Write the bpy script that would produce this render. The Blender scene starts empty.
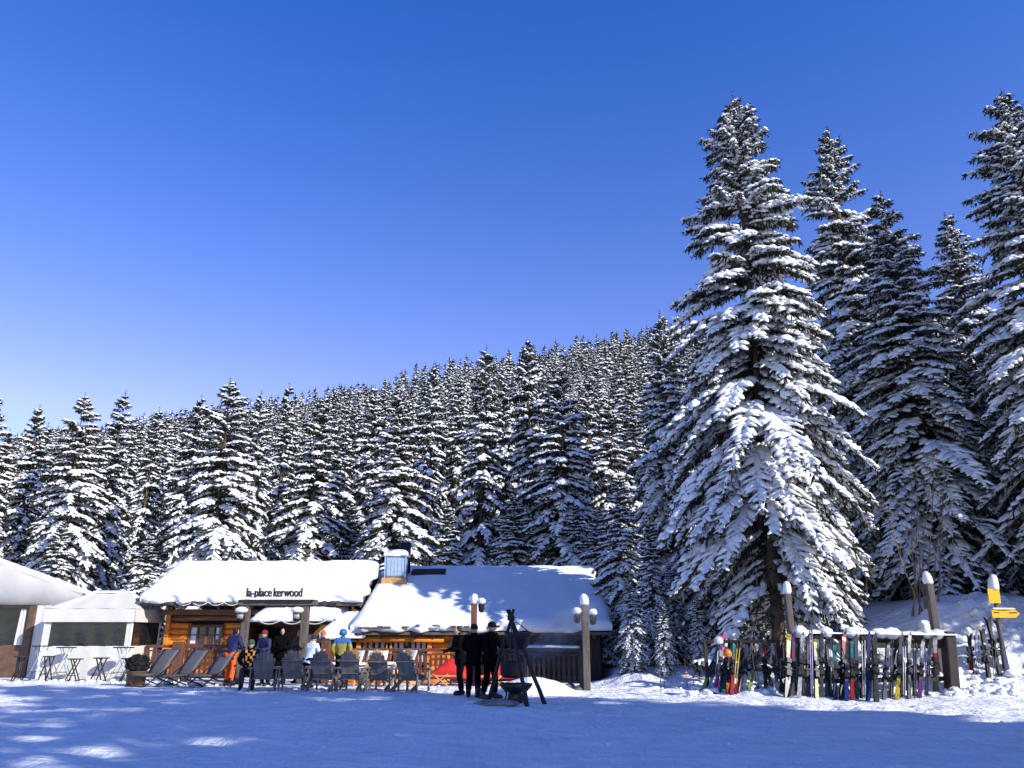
import bpy, bmesh, math, random
import numpy as np
from mathutils import Vector, Matrix, Euler
R = math.radians
SC = bpy.context.scene
COL = SC.collection
rng = np.random.default_rng(7)
random.seed(5)

# ------------------------------------------------------------------ camera
W_, H_, F_ = 1024, 768, 780.0
PITCH = R(17.6); CAMZ = 1.6
cs, sn = math.cos(PITCH), math.sin(PITCH)
cd = bpy.data.cameras.new('camera'); cam = bpy.data.objects.new('camera', cd); COL.objects.link(cam)
cam.location = (0, 0, CAMZ); cam.rotation_euler = (R(90)+PITCH, 0, 0)
cd.sensor_width = 36; cd.lens = F_/W_*36; cd.clip_end = 5000; cd.clip_start = 0.1
SC.camera = cam

def ray(u, v):
    xc = (u-512)/F_; yc = (384-v)/F_
    return xc, cs-yc*sn, sn+yc*cs
def P(u, v, Y):
    x, f, up = ray(u, v); t = Y/f
    return Vector((x*t, Y, CAMZ+up*t))

# ------------------------------------------------------------------ noise + ground
_lat = np.random.default_rng(11).random((256, 256))
def vnoise(x, y):
    x = np.asarray(x, float); y = np.asarray(y, float)
    xi = np.floor(x).astype(int); yi = np.floor(y).astype(int)
    fx = x-xi; fy = y-yi
    fx = fx*fx*(3-2*fx); fy = fy*fy*(3-2*fy)
    a = _lat[xi % 256, yi % 256]; b = _lat[(xi+1) % 256, yi % 256]
    c = _lat[xi % 256, (yi+1) % 256]; d = _lat[(xi+1) % 256, (yi+1) % 256]
    return (a*(1-fx)+b*fx)*(1-fy)+(c*(1-fx)+d*fx)*fy
def fbm(x, y, o=3):
    s = 0; a = .5
    for i in range(o):
        s = s+a*vnoise(np.asarray(x)*2**i+17*i, np.asarray(y)*2**i+31*i); a *= .5
    return s
def sstep(a, b, x):
    t = np.clip((np.asarray(x, float)-a)/(b-a), 0, 1)
    return t*t*(3-2*t)
def ground(x, y):
    x = np.asarray(x, float); y = np.asarray(y, float)
    z = .10*(fbm(x/3.5, y/3.5)-.45)+.085*(fbm(x/.9+50, y/.8)-.45)*sstep(40, 25, y)
    z = z-.05*sstep(26, 22, y)*np.maximum(0, .62-np.abs(vnoise(x/9+3, (y+.12*x)/.42)-.5)*3.2)*vnoise(x/5, y/2.)
    z = z+.075*(vnoise(x/.33+5, y/.30)-.5)*sstep(24, 18, y)*vnoise(x/2.7+7, y/1.6)
    # right bank behind the ski rack
    z = z+2.3*sstep(10.6, 16.5, x+.25*(y-22))*sstep(21.8, 26, y)
    z = z+.42*sstep(23.8, 27, y)*sstep(2.6, 4.2, x)
    # ploughed lumps round the rack
    m = sstep(4.6, 6.5, x)*sstep(21.5, 22.4, y)*sstep(30, 26, y)
    z = z+m*(.75*np.maximum(fbm(x/.8+9, y/.8+4)-.36, 0)+.14*np.maximum(vnoise(x/.27+2, y/.25+6)-.55, 0))
    z = z-.16*np.maximum(0, vnoise(x/.33+11, y/.36+3)-.66)*sstep(27, 23, y)*(.25+.75*sstep(15, 20, y))*(vnoise(x/3+5, y/2+1)+.3)
    z = z-.07*np.maximum(0, 1-np.abs(((y+.35*x+.5*np.sin(x*.3))/1.7) % 1-.5)*9)*sstep(8, 10, y)*sstep(22, 19, y)*vnoise(x/4+2, y/3)
    m2 = sstep(2.2, 3.2, x)*sstep(23.0, 23.6, y)*sstep(30, 26, y)
    z = z+m2*.25*np.maximum(fbm(x/.6+3, y/.6+8)-.35, 0)
    # terrace hollow
    z = z-1.0*sstep(27.6, 28.3, y)*sstep(-5.9, -5.5, x)*sstep(3.6, 3.2, x)*sstep(36.2, 35.2, y)
    # wooded hill
    s = np.clip(.405+.215*x/np.maximum(y, 40), .20, .44)*(.25+.75*sstep(.50, .22, x/np.maximum(y, 40)))
    z = z+s*np.clip(y-50, 0, 165)+s*.25*sstep(40, 50, y)*2
    z = z+np.clip(y-215, 0, 400)*.04
    # ground rising out of frame, right
    z = z+np.clip(x-26, 0, 200)*.12
    return z
def gz(x, y): return float(ground(x, y))
def G(u, v, ymin=5, ymax=60):
    x, f, up = ray(u, v)
    for Y in np.arange(ymin, ymax, .02):
        t = Y/f
        if CAMZ+up*t <= gz(x*t, Y):
            return Vector((x*t, Y, gz(x*t, Y)))
    return P(u, v, ymax)

# ------------------------------------------------------------------ materials
MAT = {}
def mat(name, color, rough=.6, var=.0, vscale=6., bump=0., bscale=30., stretch=(1, 1, 1), metal=0., color2=None, spec=.4, coords='Object'):
    m = bpy.data.materials.new(name); m.use_nodes = True
    nt = m.node_tree; N = nt.nodes; L = nt.links
    b = N['Principled BSDF']; b.inputs['Roughness'].default_value = rough; b.inputs['Metallic'].default_value = metal
    b.inputs['Specular IOR Level'].default_value = spec
    c = tuple(color)+(1,)
    b.inputs['Base Color'].default_value = c
    if var or bump or color2:
        tc = N.new('ShaderNodeTexCoord'); mp = N.new('ShaderNodeMapping'); mp.inputs['Scale'].default_value = stretch
        L.new(tc.outputs[coords], mp.inputs['Vector'])
    if var or color2:
        n = N.new('ShaderNodeTexNoise'); n.inputs['Scale'].default_value = vscale; n.inputs['Detail'].default_value = 5
        L.new(mp.outputs[0], n.inputs['Vector'])
        r = N.new('ShaderNodeValToRGB'); r.color_ramp.elements[0].position = .3; r.color_ramp.elements[1].position = .7
        if color2: c0 = tuple(color2)+(1,); c1 = c
        else:
            c0 = tuple(max(0, x*(1-var)) for x in color)+(1,); c1 = tuple(min(1, x*(1+var)) for x in color)+(1,)
        r.color_ramp.elements[0].color = c0; r.color_ramp.elements[1].color = c1
        L.new(n.outputs['Fac'], r.inputs[0]); L.new(r.outputs[0], b.inputs['Base Color'])
    if bump:
        n2 = N.new('ShaderNodeTexNoise'); n2.inputs['Scale'].default_value = bscale; n2.inputs['Detail'].default_value = 6
        L.new(mp.outputs[0], n2.inputs['Vector'])
        bp = N.new('ShaderNodeBump'); bp.inputs['Strength'].default_value = bump; bp.inputs['Distance'].default_value = .09 if name == 'snow_ground' else .03
        L.new(n2.outputs['Fac'], bp.inputs['Height']); L.new(bp.outputs[0], b.inputs['Normal'])
    MAT[name] = m
    return m
mat('snow', (.74, .75, .77), .65, .03, 3, .25, 14, spec=.25)
mat('snow_ground', (.80, .81, .835), .7, .07, .9, 1.0, 3.2, spec=.25)
def ground_bump():
    nt = MAT['snow_ground'].node_tree; N = nt.nodes; L = nt.links; b = N['Principled BSDF']
    tc = N.new('ShaderNodeTexCoord')
    def nz(scale, det, st=(1, 1, 1), rot=0.):
        mp = N.new('ShaderNodeMapping'); mp.inputs['Scale'].default_value = st; mp.inputs['Rotation'].default_value = (0, 0, rot); L.new(tc.outputs['Object'], mp.inputs[0])
        n = N.new('ShaderNodeTexNoise'); n.inputs['Scale'].default_value = scale; n.inputs['Detail'].default_value = det; n.inputs['Roughness'].default_value = .6; L.new(mp.outputs[0], n.inputs['Vector']); return n.outputs['Fac']
    def mul(a, k):
        m = N.new('ShaderNodeMath'); m.operation = 'MULTIPLY'; L.new(a, m.inputs[0])
        if isinstance(k, float): m.inputs[1].default_value = k
        else: L.new(k, m.inputs[1])
        return m.outputs[0]
    def add(a, c):
        m = N.new('ShaderNodeMath'); L.new(a, m.inputs[0]); L.new(c, m.inputs[1]); return m.outputs[0]
    tracks = nz(1.0, 3, (.35, 7., 1), .22); tracks2 = nz(1.0, 2, (6., .4, 1), -.5)
    h = add(add(mul(nz(1.6, 6), .22), mul(nz(9., 5), .03)), add(mul(mul(tracks, nz(.35, 2)), .16), mul(mul(tracks2, nz(.3, 2, (1, 1.3, 1))), .10)))
    bp = N.new('ShaderNodeBump'); bp.inputs['Strength'].default_value = 1.; bp.inputs['Distance'].default_value = 1.
    L.new(h, bp.inputs['Height']); L.new(bp.outputs[0], b.inputs['Normal'])
ground_bump()
mat('cloth_black', (.004, .004, .005), .95, spec=.04)
mat('snow_crown', (.83, .84, .85), .7, spec=.2)
mat('needles', (.040, .046, .026), .75, color2=(.018, .026, .018), vscale=1.3, spec=.2)
mat('needles_brown', (.062, .052, .030), .8, color2=(.020, .026, .017), vscale=1.1, spec=.2)
mat('bark', (.115, .080, .055), .9, .5, 9, .8, 22, (1, 1, .25))
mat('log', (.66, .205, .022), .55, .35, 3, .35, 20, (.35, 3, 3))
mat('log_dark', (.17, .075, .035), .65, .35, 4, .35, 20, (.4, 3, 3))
mat('timber', (.125, .050, .027), .7, .4, 5, .4, 18, (3, 3, .5))
mat('timber_grey', (.10, .082, .07), .8, .4, 5, .5, 18, (3, 3, .4))
mat('timber_dark', (.032, .023, .020), .75, .4, 5, .5, 18, (3, 3, .4))
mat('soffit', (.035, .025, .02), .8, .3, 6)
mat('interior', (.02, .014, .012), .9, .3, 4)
mat('glass_dark', (.02, .022, .026), .08, spec=.6)
mat('pvc', (.016, .017, .020), .07, color2=(.003, .003, .004), vscale=2.2, bump=.12, bscale=5, spec=.6)
mat('tent_cloth', (.60, .575, .515), .75, .05, 1.5, .25, 3.5)
mat('tent_brown', (.12, .065, .04), .7, .3, 4)
mat('steel', (.42, .52, .62), .38, .1, 6, .1, 10, metal=.55)
mat('iron', (.012, .012, .013), .6, .3, 8, .3, 25)
mat('ash', (.05, .045, .04), .95, .5, 10, .5, 30)
mat('stone', (.20, .19, .18), .85, .45, 5, .8, 8)
mat('mesh_grey', (.10, .10, .105), .75, .2, 20, .2, 60)
mat('chair_grey', (.165, .15, .135), .6, .3, 8, .3, 30, (1, 1, .3))
mat('frame_black', (.015, .015, .017), .5)
mat('red_cloth', (.62, .022, .02), .7, .15, 4, .3, 9)
mat('pine', (.50, .27, .10), .6, .25, 6, .2, 20)
mat('yellow_sign', (.80, .42, .01), .45, .06, 8)
mat('ink', (.02, .02, .02), .6)
mat('letter', (.045, .022, .022), .7)
mat('skin', (.50, .27, .19), .55, .06, 10)
mat('white_wool', (.75, .75, .75), .9)
mat('lamp_glass', (.30, .28, .24), .25)
mat('twig', (.20, .15, .10), .9, .3, 8)
mat('bush_dark', (.012, .012, .010), .9, .4, 8)
mat('fairy_wire', (.55, .52, .48), .6)
def flat(name, c, rough=.6):
    return MAT.get(name) or mat(name, c, rough, .12, 9)

# ------------------------------------------------------------------ mesh builder
class MB:
    def __init__(s): s.v = []; s.f = []; s.m = []; s.sm = []
    def add(s, vs, fs, mi=0, smooth=False):
        o = len(s.v); s.v += [tuple(p) for p in vs]
        for f in fs: s.f.append(tuple(i+o for i in f)); s.m.append(mi); s.sm.append(smooth)
        return s
    def box(s, c, size, rot=None, mi=0):
        hx, hy, hz = size[0]/2, size[1]/2, size[2]/2
        ch = min(hx, hy, hz)*.18
        vs = []
        # chamfered box: 24 verts
        for sx in (-1, 1):
            for sy in (-1, 1):
                for sz in (-1, 1):
                    vs += [(sx*hx, sy*(hy-ch), sz*(hz-ch)), (sx*(hx-ch), sy*hy, sz*(hz-ch)), (sx*(hx-ch), sy*(hy-ch), sz*hz)]
        def ix(a, b, d, k): return ((a*2+b)*2+d)*3+k
        fs = []
        for a in (0, 1):
            fs.append([ix(a, 0, 0, 0), ix(a, 0, 1, 0), ix(a, 1, 1, 0), ix(a, 1, 0, 0)])
            fs.append([ix(0, a, 0, 1), ix(0, a, 1, 1), ix(1, a, 1, 1), ix(1, a, 0, 1)])
            fs.append([ix(0, 0, a, 2), ix(0, 1, a, 2), ix(1, 1, a, 2), ix(1, 0, a, 2)])
        for a in (0, 1):
            for b in (0, 1):
                fs.append([ix(a, b, 0, 0), ix(a, b, 1, 0), ix(a, b, 1, 1), ix(a, b, 0, 1)])
                fs.append([ix(a, 0, b, 0), ix(a, 1, b, 0), ix(a, 1, b, 2), ix(a, 0, b, 2)])
                fs.append([ix(0, a, b, 1), ix(1, a, b, 1), ix(1, a, b, 2), ix(0, a, b, 2)])
                for d in (0, 1): fs.append([ix(a, b, d, 0), ix(a, b, d, 1), ix(a, b, d, 2)])
        M = Matrix.Translation(Vector(c)) @ (rot.to_4x4() if rot is not None else Matrix.Identity(4))
        return s.add([M @ Vector(p) for p in vs], fs, mi)
    def bar(s, p0, p1, w, h=None, mi=0, up=(0, 0, 1)):
        p0 = Vector(p0); p1 = Vector(p1); d = p1-p0; L = d.length; z = d.normalized()
        up = Vector(up)
        if abs(z.dot(up)) > .95: up = Vector((0, 1, 0))
        x = up.cross(z).normalized(); y = z.cross(x)
        return s.box((p0+p1)/2, (w, h or w, L), Matrix((x, y, z)).transposed(), mi)
    def tube(s, pts, rad, n=8, mi=0, cap=True):
        pts = [Vector(p) for p in pts]
        if not hasattr(rad, '__len__'): rad = [rad]*len(pts)
        vs = []; fs = []
        t0 = (pts[1]-pts[0]).normalized()
        a = t0.orthogonal().normalized()
        for i, p in enumerate(pts):
            t = (pts[min(i+1, len(pts)-1)]-pts[max(i-1, 0)]).normalized()
            a = (a-t*a.dot(t)).normalized(); b = t.cross(a)
            for k in range(n):
                an = 2*math.pi*k/n
                vs.append(p+(a*math.cos(an)+b*math.sin(an))*rad[i])
        for i in range(len(pts)-1):
            for k in range(n):
                fs.append([i*n+k, i*n+(k+1) % n, (i+1)*n+(k+1) % n, (i+1)*n+k])
        if cap: fs += [list(range(n))[::-1], [(len(pts)-1)*n+k for k in range(n)]]
        return s.add(vs, fs, mi, True)
    def lathe(s, prof, c=(0, 0, 0), n=16, mi=0, sq=1.):
        vs = []; fs = []; c = Vector(c)
        for r, z in prof:
            for k in range(n):
                an = 2*math.pi*k/n
                vs.append(c+Vector((r*math.cos(an), r*sq*math.sin(an), z)))
        for i in range(len(prof)-1):
            for k in range(n): fs.append([i*n+k, i*n+(k+1) % n, (i+1)*n+(k+1) % n, (i+1)*n+k])
        fs += [list(range(n))[::-1], [(len(prof)-1)*n+k for k in range(n)]]
        return s.add(vs, fs, mi, True)
    def ell(s, c, r, nu=12, nv=8, mi=0, jit=0., rot=None):
        vs = []; fs = []; c = Vector(c)
        for j in range(nv+1):
            th = math.pi*j/nv
            for k in range(nu):
                ph = 2*math.pi*k/nu; q = 1+jit*(random.random()-.5)
                p = Vector((r[0]*math.sin(th)*math.cos(ph), r[1]*math.sin(th)*math.sin(ph), r[2]*math.cos(th)))*q
                vs.append(c+(rot @ p if rot is not None else p))
        for j in range(nv):
            for k in range(nu): fs.append([j*nu+k, (j+1)*nu+k, (j+1)*nu+(k+1) % nu, j*nu+(k+1) % nu])
        return s.add(vs, fs, mi, True)
    def prism(s, poly, d, mi=0):
        n = len(poly); poly = [Vector(p) for p in poly]; d = Vector(d)
        vs = poly+[p+d for p in poly]
        fs = [list(range(n))[::-1], [n+i for i in range(n)]]+[[i, (i+1) % n, n+(i+1) % n, n+i] for i in range(n)]
        return s.add(vs, fs, mi)
    def slab(s, o, U, V, th, nu=30, nv=16, edge=.3, noise=.05, e0=.35, mi=0, wob=.06, seed=0., nsc=1.3):
        """A lumpy snow layer lying on the parallelogram o, U, V."""
        o = np.array(o, float); U = np.array(U, float); V = np.array(V, float)
        lu, lv = np.linalg.norm(U), np.linalg.norm(V)
        # denser towards the borders
        a = np.linspace(-1, 1, nu+1); a = (a*(1.2-.2*a*a))*.5+.5; b = np.linspace(-1, 1, nv+1); b = (b*(1.2-.2*b*b))*.5+.5
        A, B = np.meshgrid(a, b, indexing='ij')
        d = np.minimum(np.minimum(A, 1-A)*lu, np.minimum(B, 1-B)*lv)
        q = np.clip(d/edge, 0, 1)
        h = th*(e0+(1-e0)*np.sqrt(1-(1-q)**2))
        h = h+noise*(fbm(A*lu*nsc+seed, B*lv*nsc+seed*3)-.45)*2*(.3+.7*q)
        A2 = A+wob/lu*(vnoise(B*lv*2.5+seed, A*0+seed)-.5)*2*((A < 1e-6) | (A > 1-1e-6))
        B2 = B+wob/lv*(vnoise(A*lu*2.5+seed, B*0+seed*2)-.5)*2*((B < 1e-6) | (B > 1-1e-6))
        top = o+A2[..., None]*U+B2[..., None]*V
        bot = top.copy(); top = top.copy(); top[..., 2] += h
        # round the rim inward at the very edge
        n1 = nv+1
        vs = [tuple(p) for p in top.reshape(-1, 3)]+[tuple(p) for p in bot.reshape(-1, 3)]
        off = (nu+1)*n1; fs = []
        up = np.cross(U, V)[2] > 0
        for i in range(nu):
            for j in range(nv):
                f = [i*n1+j, (i+1)*n1+j, (i+1)*n1+j+1, i*n1+j+1]
                g = [off+k for k in f[::-1]]
                if not up: f = f[::-1]; g = g[::-1]
                fs += [f, g]
        rim = [i*n1 for i in range(nu+1)]+[nu*n1+j for j in range(1, nv+1)]+[i*n1+nv for i in range(nu-1, -1, -1)]+[j for j in range(nv-1, 0, -1)]
        for k in range(len(rim)):
            x, y = rim[k], rim[(k+1) % len(rim)]
            f = [x, off+x, off+y, y]
            fs.append(f if up else f[::-1])
        return s.add(vs, fs, mi, True)
    def build(s, name, mats, parent=None, org=None, raw=False):
        """One mesh object. With a parent, vertices given in world space become local to it (org) unless raw."""
        me = bpy.data.meshes.new(name)
        vs = s.v
        if not raw:
            if parent is not None:
                o = Vector((0, 0, 0)); q = parent
                while q is not None: o = o+q.location; q = q.parent
                vs = [tuple(Vector(p)-o) for p in vs]
            elif org is not None:
                vs = [tuple(Vector(p)-Vector(org)) for p in vs]
        me.from_pydata(vs, [], s.f)
        mats = [mats] if not isinstance(mats, (list, tuple)) else mats
        for m in mats: me.materials.append(MAT[m] if isinstance(m, str) else m)
        me.polygons.foreach_set('material_index', s.m); me.polygons.foreach_set('use_smooth', s.sm)
        bm = bmesh.new(); bm.from_mesh(me); bmesh.ops.recalc_face_normals(bm, faces=bm.faces); bm.to_mesh(me); bm.free()
        me.update()
        o = bpy.data.objects.new(name, me); COL.objects.link(o)
        if parent is not None: o.parent = parent
        elif org is not None: o.location = org
        return o
def tag(o, label=None, cat=None, group=None, kind=None):
    if label: o['label'] = label
    if cat: o['category'] = cat
    if group: o['group'] = group
    if kind: o['kind'] = kind
    return o
def thing(name, label, cat, loc=(0, 0, 0), rz=0, group=None):
    o = bpy.data.objects.new(name, None); COL.objects.link(o)
    o.location = loc; o.rotation_euler = (0, 0, rz); o.empty_display_size = .3
    return tag(o, label, cat, group)
def copy_tree(o, parent=None):
    c = o.copy(); COL.objects.link(c)
    if parent is not None: c.parent = parent
    for ch in [x for x in o.children]: copy_tree(ch, c)
    return c

# ------------------------------------------------------------------ ground
def build_ground():
    xs = np.concatenate([np.linspace(-320, -60, 30)[:-1], np.linspace(-60, -20, 60)[:-1], np.linspace(-20, 20, 330)[:-1], np.linspace(20, 60, 60)[:-1], np.linspace(60, 320, 30)])
    ys = np.concatenate([np.linspace(-90, 3, 40)[:-1], np.linspace(3, 30, 300)[:-1], np.linspace(30, 60, 60)[:-1], np.linspace(60, 150, 40)[:-1], np.linspace(150, 500, 20)])
    X, Y = np.meshgrid(xs, ys, indexing='ij'); Z = ground(X, Y)
    n1 = len(ys); nx = len(xs)
    vs = np.stack([X, Y, Z], -1).reshape(-1, 3)
    i, j = np.meshgrid(np.arange(nx-1), np.arange(n1-1), indexing='ij')
    a = (i*n1+j).ravel(); f = np.stack([a, a+n1, a+n1+1, a+1], -1)
    o = np_mesh('snow_ground', vs, f, ['snow_ground'])
    o['kind'] = 'structure'
    return o
def np_mesh(name, vs, fs, mats, mi=None, smooth=True, link=True):
    me = bpy.data.meshes.new(name)
    vs = np.asarray(vs, np.float32); fs = np.asarray(fs, np.int32)
    k = fs.shape[1]
    me.vertices.add(len(vs)); me.vertices.foreach_set('co', vs.ravel())
    me.loops.add(fs.size); me.loops.foreach_set('vertex_index', fs.ravel())
    me.polygons.add(len(fs)); me.polygons.foreach_set('loop_start', np.arange(0, fs.size, k, dtype=np.int32))
    for m in mats: me.materials.append(MAT[m])
    if mi is not None: me.polygons.foreach_set('material_index', np.asarray(mi, np.int32))
    me.polygons.foreach_set('use_smooth', np.full(len(fs), smooth))
    me.update(calc_edges=True); me.validate()
    if not link: return me
    o = bpy.data.objects.new(name, me); COL.objects.link(o)
    return o
build_ground()

# ------------------------------------------------------------------ spruces
def unit(a): return a/np.maximum(np.linalg.norm(a, axis=-1, keepdims=True), 1e-9)
def tree_mesh(seed, Ht, Rd, pe=.80, axw=.14, lob=.40, tww=.14, front=None, z0=1.2, dz=.4, nper=6, dx=.17, nd=9, snow=.85, K=4, pw=.34, sprw=.05, bulge=1., gap=.08, snowth=1.):
    """Arrays for one snow-laden spruce: (needle verts, quads), (snow verts, quads), trunk MB."""
    g = np.random.default_rng(seed)
    segA = []; segB = []; segW = []; segS = []          # twig start, end, snow half width, sag
    axC = []; axW = []; axH = []; axS = []
    spr = []                                             # extra hanging sprays: (pos, dir)
    stubs = MB()
    z = z0; lean = g.normal(0, .004, 2)*Ht
    while z < Ht-.55:
        t = (Ht-z)/(Ht-z0)
        for k in range(nper if t > .16 else (nper-1 if t > .05 else 3)):
            if g.random() < gap: continue
            zz = z+g.uniform(-.5, .5)*dz; az_ = None
            tt = min(1, max(.005, (Ht-zz)/(Ht-z0)))
            prof = (tt**pe*min(1, .40+tt*4.6)) if tt < .72 else .72**pe*(1-.18*((tt-.72)/.28)**1.5)+.02
            L = Rd*bulge*prof*g.uniform(.66, 1.14)+.06+.16*min(1, tt*7)
            if g.random() < .06: L *= 1.18
            az = g.uniform(0, 2*math.pi) if tt < .5 else 2*math.pi*(k+g.uniform(0, .9))/nper+z*2.4
            L *= (1-lob/2)+lob*float(vnoise(math.cos(az)*1.6+seed*3.1+9, math.sin(az)*1.6+zz*.55))
            if front is not None and zz < front[1] and math.cos(az-front[0]) > .70+.28*(zz/front[1])**2: continue
            r = np.array([math.cos(az), math.sin(az), 0.]); sd = np.array([-r[1], r[0], 0.])
            e = .85*(1-tt)**2-.10-.24*tt+g.uniform(-.14, .12); dr = .28+.44*tt+g.uniform(-.08, .18); tip = .11+.03*tt
            cv = g.uniform(-.15, .15)
            def ax(s):
                s = np.asarray(s)[..., None]
                q = np.array([lean[0]*zz/Ht, lean[1]*zz/Ht, zz])+r*L*s*(1-.08*s*tt)+sd*L*cv*s*s+np.array([0, 0, 1.])*L*(e*s-dr*s**2+tip*s**3)
                q[..., 2] = np.maximum(q[..., 2], .25+.12*np.sin(az*5)+.0*q[..., 2]); return q
            Wd = (pw*L**.75+.10)*(.40+.60*min(1, tt*2.8))
            n = max(3, int(L/dx)); s = (np.arange(n)+g.uniform(.2, .8, n))/n
            s = s[s > .10]; n = len(s)
            for side in (-1, 1):
                l = Wd*np.clip(1.05-s, .05, 1)**.6*np.minimum(1, s*2.6)*g.uniform(.6, 1.15, n)+.07
                a = ax(s)
                d = r*.62+sd*side*.72+np.stack([np.zeros(n), np.zeros(n), -.22-.38*tt*g.uniform(.3, 1.2, n)], -1)+g.normal(0, .10, (n, 3))
                segA.append(a); segB.append(a+unit(d)*l[:, None]); segS.append(np.full(n, .10+.10*tt)*l)
                segW.append(np.where(g.random(n) < snow, np.clip(tww*l+.045, .045, .13)*g.uniform(.6, 1.4, n), 0))
            # the axis itself
            sk = np.linspace(.16+.1*tt, 1.0, 13); c = ax(sk)
            wv = (.045+axw*Wd)*np.sin(np.pi*np.linspace(.14, .90, 13))**.7*g.uniform(.45, 1.4, 13)
            wv[-1] *= .45; wv[0] *= .5
            if g.random() < snow:
                axC.append(c); axW.append(wv); axH.append(np.clip(wv*.85, .03, .17)*snowth*g.uniform(.8, 1.2)); axS.append(sd)
            m = int(nd*3.2*max(.6, L)); q = g.uniform(.05, 1, m)
            dd = unit(g.normal(0, .35, (m, 3))+r*.35+np.array([0, 0, -.75]))*(g.uniform(.16, .42, m)*(.7+.9*tt))[:, None]
            spr.append(np.concatenate([ax(q), dd], -1))
            if L > .6: stubs.tube([tuple(ax(0.)), tuple(ax(.3)), tuple(ax(.75))], [.012+.010*L, .010+.006*L, .006], 4, cap=False)
        z += dz*(.72+.28*t)*g.uniform(.75, 1.25)
    # leader
    m = 40; q = g.uniform(0, 1, m)**.8; pz = Ht-1.3*q
    spr.append(np.concatenate([np.stack([q*0+lean[0], q*0+lean[1], pz], -1), unit(np.concatenate([g.normal(0, .7, (m, 2)), g.uniform(.2, .9, (m, 1))], -1))*(.06+.20*q)[:, None]], -1))
    A = np.concatenate(segA); B = np.concatenate(segB); Wn = np.concatenate(segW); Sg = np.concatenate(segS)
    # --- snow pads
    def pads(C, Wd, Hh, S):
        n, k1 = Wd.shape
        up = np.array([0, 0, 1.])
        prof = [(-1, -.05), (-.72, .62), (-.05, 1.), (.68, .66), (1, -.05), (0, -.40)]
        rings = []
        for (a, b) in prof:
            ja = 1+.22*g.standard_normal((n, k1)); jb = 1+.22*g.standard_normal((n, k1))
            rings.append(C+S[:, None, :]*(a*Wd*ja)[..., None]+up*(b*Hh*jb)[..., None])
        V = np.stack(rings, 2)                            # n,k1,6,3
        m = len(prof)
        idx = np.arange(n*k1*m).reshape(n, k1, m)
        a = idx[:, :-1, :]; b = np.roll(a, -1, 2); c = idx[:, 1:, :]; d = np.roll(c, -1, 2)
        f = np.stack([a, b, d, c], -1).reshape(-1, 4)
        # close the two ends (the ring of six as two quads)
        e0 = idx[:, 0, :]; e1 = idx[:, -1, :]
        f = np.concatenate([f, e0[:, [3, 2, 1, 0]], e0[:, [5, 4, 3, 0]], e1[:, [0, 1, 2, 3]], e1[:, [0, 3, 4, 5]]])
        return V.reshape(-1, 3), f
    ok = Wn > 0
    a, b, w, sg = A[ok], B[ok], Wn[ok], Sg[ok]
    tau = np.linspace(.12, 1.0, K+1)
    C = a[:, None, :]*(1-tau)[None, :, None]+b[:, None, :]*tau[None, :, None]
    C[..., 2] += (sg[:, None]*4*tau*(1-tau))*.5+.012
    shp = np.sin(np.pi*np.linspace(.16, .86, K+1))**.8
    Wr = w[:, None]*shp*(1+.25*g.standard_normal((len(w), K+1)))
    dirv = unit(b-a); S = unit(np.cross(dirv, np.array([0, 0, 1.])))
    v1, f1 = pads(C, Wr, np.clip(Wr*.80, .012, .15)*snowth, S)
    v2, f2 = pads(np.stack(axC)+np.array([0, 0, .02]), np.stack(axW), np.stack(axH), np.stack(axS))
    # a cap on the leader
    sv = np.concatenate([v1, v2]); sf = np.concatenate([f1, f2+len(v1)])
    # --- needle sprays
    n = len(A); q = g.uniform(.0, 1.08, (n, nd))
    base = (A[:, None]*(1-q)[..., None]+B[:, None]*q[..., None])
    tw = unit(B-A)
    dd = unit(tw[:, None]*.7+g.normal(0, .42, (n, nd, 3))+np.array([0, 0, -.45]))*g.uniform(.09, .22, (n, nd, 1))
    Pp = np.concatenate([base.reshape(-1, 3), np.concatenate(spr)[:, :3]]); Dd = np.concatenate([dd.reshape(-1, 3), np.concatenate(spr)[:, 3:]])
    ln = np.linalg.norm(Dd, axis=1, keepdims=True)
    side = unit(np.cross(Dd, g.standard_normal(Dd.shape)))*(sprw*g.uniform(.5, 1.2, (len(Dd), 1)))*np.clip(ln/.15, .6, 1.6)
    V = np.stack([Pp, Pp+Dd*.45+side*.5, Pp+Dd, Pp+Dd*.45-side*.5], 1).reshape(-1, 3)
    Fq = np.arange(len(V)).reshape(-1, 4)
    tr = MB()
    zz = np.linspace(-.6, Ht-.1, 12); r0 = .0085*Ht+.03
    tr.tube([(lean[0]*max(0, h)/Ht, lean[1]*max(0, h)/Ht, h) for h in zz], [max(.012, r0*(1-max(0, h)/Ht)**.85*(1.25 if h < .2 else 1)) for h in zz], 10)
    if front is not None:                                # bare dead boughs where the crown is open
        for i in range(64):
            h = g.uniform(.9, front[1]); a = front[0]+g.normal(0, .75); L = g.uniform(.8, 2.4); d = np.array([math.cos(a), math.sin(a), g.uniform(-.45, .05)])
            p = [np.array([0, 0, h])+d*L*q+np.array([g.normal(0, .05), g.normal(0, .05), -.25*L*q*q]) for q in (0, .35, .7, 1)]
            tr.tube([tuple(q) for q in p], [.026, .019, .012, .005], 5)
            for j in range(4):
                b = p[1]+(p[3]-p[1])*g.uniform(0, .9); e = b+unit(g.normal(0, 1, 3)+d)*g.uniform(.2, .6); tr.tube([tuple(b), tuple(e)], [.008, .003], 4)
    tr.add(stubs.v, stubs.f, 0, True)
    return (V, Fq), (sv, sf), tr

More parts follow.
